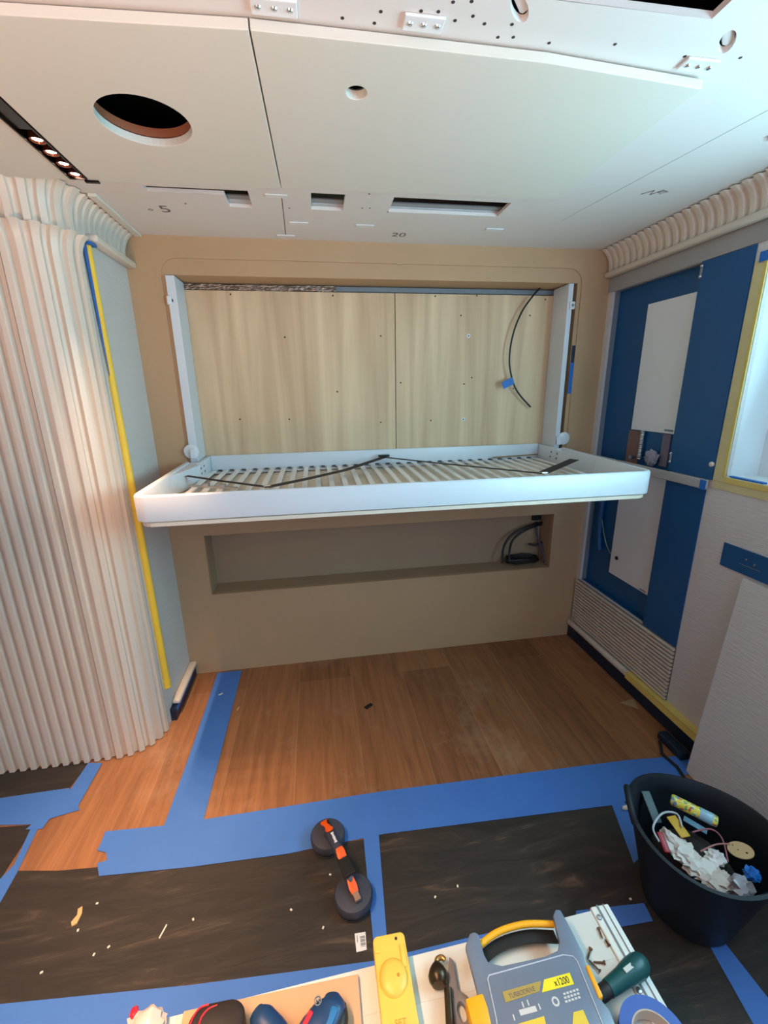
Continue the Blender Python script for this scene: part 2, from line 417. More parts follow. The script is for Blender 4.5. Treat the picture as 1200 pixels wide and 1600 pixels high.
MB().lathe([(0.1065, 0.001), (0.1155, 0.001), (0.1155, 0.020), (0.1065, 0.020), (0.1065, 0.001)], (-0.362, 1.318, ZC-0.004), 48).build('wooden_collar', plain('reddish_brown_collar', srgb(150, 92, 66), 0.6), o, smooth=True)
MB().box(0.42, 0.74, 0.30, 0.80, ZC+0.040, ZC+0.048).build('upper_board', M['ceil'], o)
for (px, py) in ((812, 14), (1136, 66)):
    x, y = C(px, py)
    MB().tube([(x+0.030, y+0.02, ZC+0.030), (x+0.014, y+0.014, ZC+0.018), (x-0.006, y-0.004, ZC+0.020), (x-0.022, y-0.022, ZC+0.032)], [0.010, 0.012, 0.010, 0.007], 10).build('insulation_tuft', M['white'], o, smooth=True)
# grey duct strips seen through the cut-outs
for (x0, x1) in ((-0.27, -0.15), (0.0, 0.18), (0.28, 0.80)):
    r = MB().box(x0, x1, 1.812, 1.842, ZC+0.016, ZC+0.020).build('batten', M['grey'], o)
    r = MB().box(x0, x1, 1.846, 1.878, ZC+0.013, ZC+0.018).build('batten', M['battenm'], o)
# seams of the base board: thin dark grooves of filler
for a, b_ in (((440, 306), (447, 371)), ((1200, 172), (905, 330)), ((905, 330), (548+330, 345))):
    p, q = C(*a), C(*b_)
    d = Vector((q[0]-p[0], q[1]-p[1], 0)); n = d.length; d.normalize()
    wd_ = 0.0016 if a[0] == 440 else 0.0004
    MB().obox(((p[0]+q[0])/2, (p[1]+q[1])/2, ZC-0.0002), d, Vector((-d.y, d.x, 0)), Vector((0, 0, 1)), n/2, wd_, 0.0003).build('seam', M['pencil'], o)
for (px, py) in [(708, 3), (737, 2), (711, 32), (739, 25), (658, 36), (658, 17), (685, 18), (757, 37), (778, 58), (802, 58), (858, 67), (930, 77),
                 (961, 69), (1157, 90), (800, 38), (535, 28), (585, 36), (595, 18), (312, 287), (290, 318), (452, 325), (566, 325), (577, 303),
                 (578, 325), (606, 331), (120, 5), (200, 6), (1070, 88), (1035, 96), (560, 380)]:
    x, y = C(px, py)
    if 1.0 < y < 1.625 and x < 0.86: continue
    MB().lathe([(0, 0), (0.0034, 0.0), (0.0034, 0.0006), (0, 0.0006)], (x, y, ZC), 10, (0, 0, -1)).build('screw_hole', M['hole'], o)
def text(s, size, mat, parent, Mx, name='lettering', extr=0.0003, align='CENTER', sx=1.0):
    c = bpy.data.curves.new('t', 'FONT'); c.body = s; c.size = size; c.extrude = extr; c.align_x = align; c.align_y = 'CENTER'
    t = bpy.data.objects.new('t', c); COL.objects.link(t)
    dg = bpy.context.evaluated_depsgraph_get(); me = bpy.data.meshes.new_from_object(t.evaluated_get(dg))
    bpy.data.objects.remove(t, do_unlink=True); me.name = name
    me.transform(Mx @ Matrix.Diagonal((sx, 1, 1, 1)))
    P = parent; W = P.matrix_basis.copy(); Q = P.parent
    while Q is not None: W = Q.matrix_basis @ W; Q = Q.parent
    me.transform(W.inverted()); me.materials.clear(); me.materials.append(mat)
    ob = bpy.data.objects.new(name, me); COL.objects.link(ob); ob.parent = parent; return ob
def frame(c, ax, ay):
    ax = Vector(ax).normalized(); ay = Vector(ay); ay = (ay-ax*ay.dot(ax)).normalized(); az = ax.cross(ay)
    m = Matrix((ax, ay, az)).transposed().to_4x4(); m.translation = Vector(c); return m
# pencil figures, read from below with their tops towards the back wall's foot
def ceil_text(s, px, py, size, flip=1):
    x, y = C(px, py); text(s, size, M['pencil'], o, frame((x, y, ZC-0.0006), (1*flip, 0, 0), (0, -1*flip, 0)), 'pencil_figure', 0.0002)
ceil_text('5', 258, 327, 0.085); ceil_text('o', 235, 327, 0.035); ceil_text('20', 623, 367, 0.065)
pz = MB(); x, y = C(1022, 300)
pz.tube([(x-0.035, y+0.02, ZC-.001), (x-0.01, y-0.015, ZC-.001), (x, y+0.02, ZC-.001), (x+0.02, y-0.02, ZC-.001), (x+0.045, y-0.01, ZC-.001), (x+0.03, y+0.01, ZC-.001), (x+0.015, y, ZC-.001), (x+0.035, y-0.015, ZC-.001)], 0.0012, 5)
pz.build('pencil_figure', M['pencil'], o)

# suspended ceiling panels (bevelled boards below the base board)
ZP = 2.126
def cpanel(outer, holes, label):
    r = MB().plate(outer, holes, 'xy', ZP, ZP+0.018, 0.0015).build('ceiling_panel', M['panel'], loc=(outer[0][0], outer[0][1], ZP))
    return tag(r, label, 'ceiling panel')
FE = 1.003
cpanel([(-1.6, 1.09), (-0.9, 1.045), (-0.5, 1.025), (-0.078, FE), (-0.066, 1.638), (-1.6, 1.665)],
       [circ(-0.362, 1.318, 0.104, 40), rect(-0.686, -0.634, 1.10, 1.640)], 'pale primed ceiling panel with large round hole and light slot')
cpanel([(-0.075, FE), (0.17, FE+0.002), (0.50, 1.01), (0.882, 1.04), (0.872, 1.612), (-0.063, 1.636)],
       [circ(0.130, 1.148, 0.023, 20)], 'pale primed ceiling panel with one small hole, held by white clips')
# white clips along the front edge
def clip(px0, px1, py, label):
    p = atz(px0, py, ZP-0.001); q = atz(px1, py, ZP-0.001)
    x0, x1, y = p.x, q.x, FE-0.004
    r = MB().box(x0, x1, y-0.038, y-0.002, ZC-0.006, ZC-0.0005, 0.002).build('clip', M['white'], loc=((x0+x1)/2, y, ZC))
    tag(r, label, 'clip', None)
    for k in range(3):
        MB().lathe([(0, 0), (0.006, 0.0), (0.0045, 0.002), (0, 0.0025)], (x0+(x1-x0)*(0.16+0.34*k), y-0.020, ZC-0.006), 12, (0, 0, -1)).build('screw_head', M['chrome'], r)
clip(390, 465, 18, 'white three-screw ceiling clip beside the joint of the panels')
clip(635, 702, 38, 'white three-screw ceiling clip at the middle of the panel edge')
p = atz(1065, 100, ZP)
MBc = None
def clip_at(x0, x1, y, label):
    r = MB().box(x0, x1, y-0.038, y-0.002, ZC-0.006, ZC-0.0005, 0.002).build('clip', M['white'], loc=((x0+x1)/2, y, ZC))
    tag(r, label, 'clip')
    for k in range(3):
        MB().lathe([(0, 0), (0.006, 0.0), (0.0045, 0.002), (0, 0.0025)], (x0+(x1-x0)*(0.16+0.34*k), y-0.020, ZC-0.006), 12, (0, 0, -1)).build('screw_head', M['chrome'], r)
clip_at(0.80, 0.875, 1.028, 'white three-screw ceiling clip at the far right end of the panel edge')
# small white pads filling the seams at the back strip
for (x, y, lab) in ((C(432, 305)+('small white pad over the ceiling joint nearest the panel',)),
                    (C(447, 368)+('small white pad over the ceiling joint at the back wall',)),
                    (C(467, 348)+('small white pad on the ceiling right of the joint',)),
                    (C(570, 352)+('small white pad on the ceiling above the bunk middle',)),
                    (C(772, 358)+('small white pad on the ceiling behind the long slot',))):
    r = MB().box(x-0.038, x+0.038, y-0.012, y+0.012, ZC-0.004, ZC-0.0005, 0.001).build('pad', M['white'], loc=(x, y, ZC-0.004))
    tag(r, lab, 'pad')

# LED track in its slot
tr = empty('light_track', (-0.66, 1.3, ZP)); tag(tr, 'recessed bronze-black light track with lit LEDs in the ceiling slot', 'light track')
t = MB(); X0, X1, Y0, Y1 = -0.684, -0.636, 1.105, 1.638
t.box(X0, X0+0.004, Y0, Y1, ZP-0.003, ZP+0.03); t.box(X1-0.004, X1, Y0, Y1, ZP-0.003, ZP+0.03)
t.box(X0+0.004, X1-0.004, Y0, Y1, ZP+0.026, ZP+0.03); t.box(X0+0.004, X1-0.004, Y1-0.004, Y1, ZP-0.003, ZP+0.026)
t.build('housing', M['trackblack'], tr)
MB().box(X1-0.01, X1+0.03, Y1+0.002, Y1+0.014, ZP-0.006, ZP-0.001, 0.001).build('end_clip', M['trackblack'], tr)
MB().box(X0+0.0045, X1-0.0045, Y0, 1.39, ZP+0.004, ZP+0.010).build('blanking_strip', M['trackblack'], tr)
for k in range(4):
    y = 1.437+0.061*k
    m_ = MB(); m_.lathe([(0.006, 0.016), (0.0155, 0.0), (0.0185, 0.0), (0.0185, 0.020), (0.006, 0.020)], (-0.660, y, ZP+0.002), 24)
    led = m_.build('reflector', M['reflect'], tr, smooth=True)
    MB().lathe([(0, 0.0), (0.0115, 0.0), (0.0115, 0.002), (0, 0.002)], (-0.660, y, ZP+0.006), 16).build('diode', M['led'], led)
    spot('led_spot_light', (-0.660, y, ZP-0.004), 31, WARM, 44, 1.0, 0.008)

# ------------------------------------------------------------------ fluted joinery
PITCH = 0.0405
def wave(s, depth):
    u = (s/PITCH) % 1.0
    def sm(a, b, v): t = min(1, max(0, (v-a)/(b-a))); return t*t*(3-2*t)
    return depth*(sm(0.0, 0.13, u)-sm(0.58, 0.70, u))
def fluted(path, zprof, depth, s0=0.0, back=0.012, sub=15):
    """path: dense 2-D polyline, room side on its right hand (dx,dy)->(dy,-dx); zprof: (z, outward shift)"""
    pts = [Vector((p[0], p[1])) for p in path]
    S = [0.0]
    for a, b_ in zip(pts, pts[1:]): S.append(S[-1]+(b_-a).length)
    n = int(S[-1]/PITCH*sub); smp = []
    j = 0
    for i in range(n+1):
        s = S[-1]*i/n
        while j < len(S)-2 and S[j+1] < s: j += 1
        t = (s-S[j])/max(1e-9, S[j+1]-S[j]); p = pts[j].lerp(pts[j+1], t)
        j0, j1 = max(0, j-1), min(len(pts)-1, j+2); d = (pts[j1]-pts[j0]).normalized()
        smp.append((p, Vector((d.y, -d.x)), s))
    mb = MB(); rows = []
    for z, out in zprof:
        rows.append([(p.x+nn.x*(out+wave(s+s0, depth)), p.y+nn.y*(out+wave(s+s0, depth)), z) for p, nn, s in smp])
    V = [[mb.bm.verts.new(q) for q in r] for r in rows]
    W = [[mb.bm.verts.new((p.x+nn.x*(out-back), p.y+nn.y*(out-back), z)) for p, nn, s in smp] for z, out in zprof]
    a, m = len(V), len(V[0])
    for A, flip in ((V, 0), (W, 1)):
        for i in range(a-1):
            for k in range(m-1): mb.bm.faces.new((A[i][k], A[i][k+1], A[i+1][k+1], A[i+1][k]))
    for k in range(m-1):
        for i in (0, a-1): mb.bm.faces.new((V[i][k], V[i][k+1], W[i][k+1], W[i][k]))
    for i in range(a-1):
        for k in (0, m-1): mb.bm.faces.new((V[i][k], V[i+1][k], W[i+1][k], W[i][k]))
    return mb
# left cupboard: fluted door and fluted quarter-round corner, going round into the alcove
def arc(cx, cy, r, a0, a1, n=24): return [(cx+r*math.cos(a0+(a1-a0)*i/n), cy+r*math.sin(a0+(a1-a0)*i/n)) for i in range(n+1)]
cb = empty('fluted_cupboard', (-1.0, 1.8, 0)); tag(cb, 'cream fluted cupboard with quarter-round corner left of the bunk', 'cupboard')
YD = 1.662; xs_ = -0.930
roll = [(0.004, 0), (0.25, 0), (0.6, 0), (1.0, 0), (1.4, 0), (1.8, 0), (1.93, 0), (1.96, 0.002), (1.98, 0.007), (1.996, 0.015), (2.006, 0.023), (2.014, 0.033)]
k = 26; n0 = xs_-0.003-k*PITCH
fluted([(n0, YD), (-1.3, YD), (xs_-0.003, YD)], roll, 0.017, sub=20).build('door', M['cream'], cb, smooth=True)
R_ = 0.148
path = [(xs_+0.003, YD), (-0.920, YD)]+arc(-0.918, YD+R_, R_, -PI/2, -0.02, 24)
fluted(path, roll, 0.017, sub=20).build('corner_panel', M['cream'], cb, smooth=True)
MB().box(-1.99, -0.96, YD+0.03, YD+0.20, 0.01, 2.0).build('carcass', M['cream'], cb)
# frieze (fluted cornice) above it
fr_ = empty('fluted_cornice', (-1.0, 1.8, 2.03)); tag(fr_, 'fluted cream cornice over the curved cupboard and left alcove wall', 'cornice')
rollc = [(2.020, 0.0), (2.06, 0.0), (2.085, 0.003), (2.105, 0.009), (2.122, 0.018), (2.136, 0.030), (2.146, 0.044)]
fluted([(-1.99, YD), (-0.95, YD)]+arc(-0.918, YD+R_, R_, -PI/2, -0.02, 24)+[(-0.7695, 1.84), (-0.768, 2.0), (-0.766, YB-0.004)], rollc, 0.014, s0=0.0, sub=20).build('fluted_length', M['cream'], fr_, smooth=True)
# ledge under the cornice on the alcove wall
r = MB().box(XL+0.0005, XL+0.042, 1.845, YB-0.001, 2.018, 2.044, 0.008, 3).build('ledge', M['cream'], loc=(XL, 2.0, 2.018), smooth=True)
tag(r, 'cream rounded ledge under the cornice on the left alcove wall', 'ledge')
r = MB().box(-0.708, -0.680, 1.80, YB-0.001, ZC-0.010, ZC-0.0005, 0.002).build('trim_1', M['panel'], loc=(-0.73, 2.0, ZC-0.01)); struct(r)
# yellow edge trim between cupboard and alcove wall
et = empty('edge_bead', (-0.75, 1.85, 0.19)); tag(et, 'yellow taped edge bead between fluted cupboard and left alcove wall', 'edge bead')
MB().tube([(-0.752, 1.846, 0.19), (-0.752, 1.846, 0.7), (-0.752, 1.846, 1.09), (-0.753, 1.846, 1.6), (-0.753, 1.846, 2.005)], [0.0165, 0.016, 0.015, 0.013, 0.011], 14).build('tape_wrap', M['yellow'], et, smooth=True)
MB().tube([(-0.752, 1.846, 0.19), (-0.752, 1.846, 0.23)], 0.0178, 14).build('tape_end', M['yellow'], et, smooth=True)
MB().plate([(1.812, 2.012), (1.834, 2.012), (1.834, 1.55)], [], 'yz', -0.7555, -0.752).build('blue_tape_edge', M['bluebright'], et)
MB().box(-0.75, -0.733, 1.828, 1.872, 2.0055, 2.015, 0.002).build('blue_tape_top', M['bluebright'], et)
MB().box(-0.7645, -0.7605, 1.8265, 1.830, 0.30, 1.05).build('blue_tape_edge', M['navy'], et)

# left skirting: cream bullnose rail over a dark plinth, blue tape on its face
sk = empty('skirting_rail', (-0.745, 2.04, 0)); tag(sk, 'short cream skirting rail with blue tape left of the MDF wall', 'skirting')
MB().box(-0.7595, -0.722, 1.88, YB-0.0015, 0.062, 0.086, 0.009, 3).build('rail', M['cream'], sk, smooth=True)
MB().box(-0.7595, -0.734, 1.845, YB-0.0015, 0.001, 0.0615).build('plinth', M['navy_dark'], sk)
MB().box(-0.7335, -0.7320, 1.86, 2.12, 0.040, 0.0612).build('blue_tape', M['bluebright'], sk)

# right cornice and ledge
co = empty('fluted_cornice', (1.5, 1.2, 2.05)); tag(co, 'fluted cream cornice along the right wall above the window and blue cupboard', 'cornice')
cz = [(2.050, 0.006), (2.075, 0.007), (2.095, 0.011), (2.112, 0.019), (2.127, 0.031), (2.138, 0.044), (2.146, 0.058)]
fluted([(XR-0.001, YB-0.002), (XR-0.001, 1.0), (XR-0.001, -0.6)], cz, 0.014, back=0.005, sub=20).build('fluted_length', M['cream'], co, smooth=True)
MB().box(XR-0.040, XR-0.0005, -0.6, YB-0.001, 2.022, 2.048, 0.010, 3).build('ledge', M['cream'], co, smooth=True)
MB().box(XR-0.005, XR-0.0005, -0.6, YB-0.001, 1.957, 2.0215, 0.001).build('fascia', plain('grey_fascia', srgb(158, 156, 154), 0.6), co)

# ------------------------------------------------------------------ right wall: cupboard fittings
st = empty('blue_upright', (XR, 1.53, 0.39)); tag(st, 'tall dark blue laminate upright panel between cupboard opening and window', 'panel')
MB().box(XR-0.006, XR-0.0005, 1.425, 1.640, 1.1445, 1.955).build('upper_panel', M['navy'], st)
MB().box(XR-0.006, XR-0.0005, 1.442, 1.640, 0.392, 1.1035).build('lower_panel', M['navy'], st)
for (px, py) in ((1103, 422), (1050, 715)):
    p = atx(px, py, 1.505)
    h = MB().box(XR-0.010, XR-0.0062, 1.630, 1.640, p.z-0.024, p.z+0.024, 0.001).build('hinge', M['grey'], st)
    for s_ in (-1, 1): MB().lathe([(0, 0), (0.006, 0), (0.004, 0.003), (0, 0.003)], (XR-0.010, 1.635, p.z+s_*0.018), 12, (-1, 0, 0)).build('screw_head', M['chrome'], h)
p = atx(1115, 725, 1.5)
MB().lathe([(0, 0), (0.009, 0), (0.010, 0.006), (0.006, 0.010), (0, 0.010)], (XR-0.0062, 1.432, 1.205), 16, (-1, 0, 0)).build('knob', M['cream'], st, smooth=True)
bp_ = empty('wall_unit', (1.55, 1.85, 1.29)); tag(bp_, 'white flat-fronted box mounted in the upper half of the blue cupboard', 'wall unit')
a0 = atx(1012, 475, 1.54); a1 = atx(1095, 455, 1.54); a2 = atx(1057, 680, 1.54); a3 = atx(987, 670, 1.54)
MB().box(1.540, 1.5515, 1.665, (a0.y+a3.y)/2, (a2.z+a3.z)/2, (a0.z+a1.z)/2, 0.0015).build('casing', M['white'], bp_)
MB().box(1.5385, 1.5396, 1.685, 1.735, a2.z+0.012, a2.z+0.020).build('nameplate', M['greypaint'], bp_)
lp = empty('access_panel', (1.55, 1.8, 0.53)); tag(lp, 'white access panel with dark knob in the lower half of the blue cupboard', 'panel')
b0 = atx(950, 895, 1.535); b1 = atx(1012, 930, 1.535)
MB().box(1.538, 1.5515, 1.660, b0.y, (b0.z+b1.z)/2, 1.098, 0.0015).build('board', M['white'], lp)
p = atx(963, 872, 1.535)
MB().lathe([(0, 0), (0.010, 0), (0.010, 0.004), (0.006, 0.007), (0, 0.007)], (1.538, p.y, p.z), 18, (-1, 0, 0)).build('lock', M['black'], lp)
p = atx(1003, 924, 1.535)
MB().box(1.536, 1.538, p.y-0.02, p.y+0.02, b1.z+0.004, b1.z+0.009).build('catch', M['greypaint'], lp)
r = MB().box(XR-0.022, XR-0.0065, 1.432, 2.168, 1.105, 1.143, 0.004).build('cross_rail', M['greypaint'], loc=(XR, 1.8, 1.105))
tag(r, 'pale grey horizontal rail across the blue cupboard, level with window sill', 'rail'); r.data.materials[0] = plain('pale_grey_rail', srgb(176, 174, 172), 0.5, var=0.06)
r = MB().box(XR-0.024, XR-0.0225, 1.428, 1.455, 1.104, 1.142).build('tape_patch', M['bluebright'], loc=(XR-0.023, 1.44, 1.10)); tag(r, 'small blue tape patch on the rail end by the window corner', 'tape')
# plumbing between the two white boards
pl = empty('pipe_fitting', (1.57, 1.85, 1.15)); tag(pl, 'corrugated flexible hose and valve under the upper white box', 'hose')
hs = []; rr_ = []
for i in range(60): hs.append((1.538, 1.86, 1.16+0.135*i/59)); rr_.append(0.011+0.002*math.sin(i*1.4))
MB().tube(hs, rr_, 12).build('hose', M['chrome'], pl, smooth=True)
MB().tube([(1.515, 1.895, 1.165), (1.53, 1.897, 1.165), (1.545, 1.90, 1.165)], 0.010, 12).build('valve', M['chrome'], pl, smooth=True)
r = MB().box(1.546, 1.5515, 1.885, 1.965, 1.12, 1.29, 0.001).build('backing_strip', plain('reddish_batten', srgb(130, 100, 92), 0.6), loc=(1.59, 1.92, 1.12)); tag(r, 'dull reddish strip beside the hose below the white box', 'batten')
r = MB().box(1.546, 1.5515, 1.70, 1.745, 1.145, 1.29, 0.001).build('backing_strip', plain('grey_batten', srgb(120, 112, 130), 0.6), loc=(1.59, 1.72, 1.12)); tag(r, 'greyish strip right of the hose below the white box', 'batten')
def crumple(c, rx, ry, rz, amp=0.35, seed=0, n=3, freq=3.0):
    mb = MB(); bmesh.ops.create_icosphere(mb.bm, subdivisions=n, radius=1.0)
    for v in mb.bm.verts:
        d = v.co.copy(); k_ = 1+amp*(noise.noise(d*freq+Vector((seed*7.3, seed, 0)))+0.5*noise.noise(d*freq*2.3+Vector((0, seed*3.1, 5))))
        v.co = Vector((d.x*rx*k_, d.y*ry*k_, d.z*rz*k_))+Vector(c)
    return mb
r = crumple((1.530, 1.775, 1.178), 0.014, 0.035, 0.034, 0.5, 3).build('crumpled_wrap', plain('clear_grey_wrap', srgb(150, 150, 165), 0.35), loc=(1.568, 1.775, 1.145), smooth=True); tag(r, 'crumpled grey plastic wrap standing on the rail under the white box', 'plastic wrap')
# pipe with wires in the lower left gap
pp = empty('drain_pipe', (1.57, 2.07, 0.6)); tag(pp, 'blue-grey curved pipe in the gap left of the lower white panel', 'pipe')
MB().tube([(1.536, 2.06, 0.62), (1.536, 2.075, 0.70), (1.536, 2.085, 0.80), (1.536, 2.08, 0.92), (1.536, 2.07, 1.02), (1.536, 2.065, 1.10)], 0.014, 14).build('pipe_run', M['navy'], pp, smooth=True)
wr = MB().tube([(1.518, 2.045, 0.80), (1.53, 2.03, 0.72), (1.54, 2.01, 0.66), (1.545, 1.985, 0.63), (1.547, 1.965, 0.62)], 0.0022, 8).build('wire', plain('green_wire', srgb(130, 160, 110), 0.5), loc=(1.55, 2.0, 0.6), smooth=True); tag(wr, 'thin pale green wire hanging left of the lower white panel', 'wire')
# grille and rail at the foot of the right wall
gr = empty('ventilation_grille', (XR, 1.8, 0.10)); tag(gr, 'cream horizontal slatted grille at the foot of the right wall', 'grille')
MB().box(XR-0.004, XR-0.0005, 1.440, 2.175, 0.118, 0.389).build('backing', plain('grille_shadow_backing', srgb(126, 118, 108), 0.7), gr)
ns = 14
for i in range(ns):
    z = 0.128+(0.380-0.128)*i/(ns-1)
    MB().box(XR-0.016, XR-0.0045, 1.440, 2.180, z-0.0055, z+0.0055, 0.002).build('slat', M['cream'], gr)
for yy in (1.60, 1.94, 2.11):
    MB().box(XR-0.012, XR-0.0045, yy-0.002, yy+0.002, 0.12, 0.386).build('rib', M['cream'], gr)
sr = empty('skirting_rail', (1.49, 1.6, 0)); tag(sr, 'cream skirting rail along the right wall over a dark blue plinth', 'skirting')
MB().box(XR-0.036, XR-0.0005, 1.655, YB-0.0015, 0.082, 0.112, 0.010, 3).build('rail', M['cream'], sr, smooth=True)
MB().box(XR-0.036, XR-0.0005, 1.20, 1.655, 0.082, 0.112, 0.010, 3).build('rail', M['cream'], sr, smooth=True)
MB().box(XR-0.020, XR-0.0005, 1.19, YB-0.0015, 0.001, 0.0815).build('plinth', M['navy_dark'], sr)
r = MB().box(XR-0.041, XR-0.0365, 1.205, 1.66, 0.082, 0.1165, 0.002).box(XR-0.041, XR-0.0005, 1.205, 1.66, 0.1125, 0.1165, 0.002).build('rail_tape', plain('rail_tape_yellow', srgb(228, 202, 112), 0.55), loc=(1.48, 1.43, 0.08)); tag(r, 'yellow masking tape wrapped over the near end of the right skirting rail', 'tape')
# wires lying at the plinth
r = MB().tube([(1.40, 1.33, 0.012), (1.36, 1.27, 0.010), (1.37, 1.20, 0.009), (1.35, 1.13, 0.009), (1.30, 1.06, 0.009)], 0.006, 8).build('floor_cable', M['black'], loc=(1.36, 1.2, 0.0), smooth=True); tag(r, 'black cable lying on the floor beside the yellow-taped rail', 'cable')
r = MB().box(1.41, 1.455, 1.23, 1.36, 0.002, 0.035, 0.006).build('cable_connector', M['navy_dark'], loc=(1.43, 1.3, 0)); tag(r, 'dark blocky connector on the floor under the yellow-taped rail', 'connector')
# window masking
tp = empty('window_masking', (XR, 1.38, 1.1)); tag(tp, 'yellow masking tape framing the window opening', 'masking tape')
MB().box(XR-0.0035, XR-0.0005, 1.374, 1.4215, 1.145, 1.90, 0.001).build('upright_strip', M['paleyellow'], tp)
MB().box(XR-0.006, XR-0.0036, 1.374, 1.384, 1.165, 1.90, 0.001).build('upright_strip', plain('faded_yellow_tape', srgb(214, 190, 100), 0.6), tp)
MB().box(XR-0.0035, XR-0.0005, YW0, 1.4215, 1.115, 1.1445, 0.001).build('sill_strip', M['paleyellow'], tp)
MB().box(XR-0.006, XR+0.004, YW0, 1.374, 1.1448, 1.1655, 0.001).build('sill_strip', plain('faded_sill_tape', srgb(216, 192, 108), 0.6), tp)
MB().box(XR-0.008, XR-0.006, 1.33, 1.405, 1.893, 1.925, 0.001).build('corner_patch', M['bluebright'], tp)
sl = crumple((1.535, 1.16, 1.19), 0.018, 0.05, 0.028, 0.7, 5).build('tape_scrap', M['navy'], loc=(1.535, 1.16, 1.166), smooth=True); tag(sl, 'torn dark blue tape bunched on the window sill', 'tape')
sl = MB().box(1.512, 1.530, 1.235, 1.365, 1.1662, 1.172, 0.001).build('sill_tape', M['bluebright'], loc=(1.52, 1.3, 1.166)); tag(sl, 'strip of blue tape along the window sill corner', 'tape')
# blue socket plate
sp = empty('socket_plate', (XR, 1.1, 0.88)); tag(sp, 'long dark blue socket plate on the right wall below the window', 'socket plate')
q0 = atx(1136, 852, 1.505); q1 = atx(1132, 883, 1.505)
MB().box(XR-0.006, XR-0.0005, 0.93, 1.322, 0.834, 0.925, 0.001).build('plate', M['navy'], sp)
for (yy, zz) in ((1.225, 0.893), (1.193, 0.884)):
    MB().lathe([(0, 0), (0.004, 0), (0.003, 0.003), (0, 0.003)], (XR-0.006, yy, zz), 10, (-1, 0, 0)).build('terminal', M['chrome'], sp)
MB().box(XR-0.0072, XR-0.0062, 1.170, 1.25, 0.868, 0.870).build('scribed_line', M['grey'], sp)
# leaning white sheet
bot = Vector((1.404, 1.184, 0.001)); top = Vector((1.500, 1.213, 0.826))
ls = MB(); T = 0.010
v = [bot, Vector((1.404, -0.3, 0.001)), Vector((1.500, -0.3, 0.826)), top]
off = Vector((-T, 0, 0.0))
A = [ls.bm.verts.new(p) for p in v]; B = [ls.bm.verts.new(p+off) for p in v]
ls.bm.faces.new(A); ls.bm.faces.new(B)
for i in range(4): ls.bm.faces.new((A[i], A[(i+1) % 4], B[(i+1) % 4], B[i]))
r = ls.build('leaning_board', M['wall'], loc=(1.40, 0.6, 0)); tag(r, 'white textured board leaning on the right wall behind the rubbish tub', 'board')

# ------------------------------------------------------------------ bunk bed frame
posts = []
for (x0, x1, lab, sgn) in ((-0.607, -0.570, 'white steel upright of the bunk at the left side of the recess', 1), (1.285, 1.311, 'white steel upright of the bunk at the right side of the recess', -1)):
    pr = empty('bunk_upright', ((x0+x1)/2, 2.3, 1.03)); tag(pr, lab, 'upright')
    MB().box(x0, x1, 2.192, 2.338, 1.03, 1.996, 0.002).build('post', M['whitesteel'], pr)
    xb = x0+0.012 if sgn > 0 else x1-0.012
    p = MB().lathe([(0, 0), (0.034, 0), (0.034, 0.006), (0.031, 0.008), (0, 0.008)], ((x0+0.010) if sgn > 0 else (x1+0.020), 2.191, 1.232), 28, (0, -1, 0)).build('pivot_disc', M['white'], pr, smooth=True)
    MB().box((x0+x1)/2-0.012, (x0+x1)/2+0.012, 2.172, 2.1825, 1.20, 1.245, 0.003).build('pivot_bracket', M['white'], p)
    zz = 1.895
    b_ = MB().box((x0-0.004) if sgn > 0 else (x1-0.016), (x0+0.016) if sgn > 0 else (x1+0.010), 2.181, 2.1915, zz-0.018, zz+0.018, 0.004).build('stop_block', M['white'], pr)
    MB().lathe([(0, 0), (0.007, 0), (0.007, 0.003), (0, 0.003)], ((x0+0.014) if sgn > 0 else (x1-0.004), 2.1905 if sgn > 0 else 2.181, zz), 14, (0, -1, 0)).build('bolt', M['black'] if sgn > 0 else M['grey'], pr)
BX0, BX1, BY0, BY1 = -0.628, 1.328, 1.503, 2.165
bed = empty('bunk_bed', (0.35, 1.50, 1.083), (math.radians(1.1), 0, 0)); tag(bed, 'white fold-down bunk bed frame with slatted base, lowered and empty', 'bed')
# geometry is built level in bed coordinates: local x from -.978..., y 0.., z 0..
def bbuild(mb, name, mat, parent=None, smooth=False):
    """build from bed-local coordinates"""
    mb.bm.transform(bed.matrix_basis)
    return mb.build(name, mat, parent or bed, smooth)
bed.matrix_basis = Matrix.Translation((0.35, 1.50, 1.083)) @ Matrix.Rotation(math.radians(1.1), 4, 'X')
LX0, LX1, LY1 = BX0-0.35, BX1-0.35, 0.845
def rim_section():
    return [(0.0, 0.0), (0.0, 0.084), (0.004, 0.090), (0.010, 0.092), (0.020, 0.090), (0.024, 0.084), (0.024, 0.0)]
def urim(x0, x1, y1, r, sec):
    mb = MB(); n = 8; P_ = [((x0, y1), (1, 0))]
    for cx, cy, a0 in ((x0+r, r, PI), (x1-r, r, 1.5*PI)):
        for i in range(n+1):
            a = a0+i*PI/2/n; P_.append(((cx+r*math.cos(a), cy+r*math.sin(a)), (-math.cos(a), -math.sin(a))))
    P_.append(((x1, y1), (-1, 0)))
    rings = [[mb.bm.verts.new((p[0]+d[0]*u, p[1]+d[1]*u, h)) for u, h in sec] for p, d in P_]
    for A, B in zip(rings, rings[1:]):
        for k in range(len(sec)): mb.bm.faces.new((A[k], B[k], B[(k+1) % len(sec)], A[(k+1) % len(sec)]))
    mb.bm.faces.new(rings[0]); mb.bm.faces.new(list(reversed(rings[-1])))
    return mb
bbuild(urim(LX0, LX1, 0.665, 0.055, rim_section()), 'outer_frame', M['whitesteel'], smooth=True)
mb = MB(); xl, xr = -0.564-0.35, 1.279-0.35
mb.box(xl, xl+0.018, 0.62, 0.835, 0.0, 0.090, 0.003); mb.box(xr-0.018, xr, 0.62, 0.835, 0.0, 0.090, 0.003)
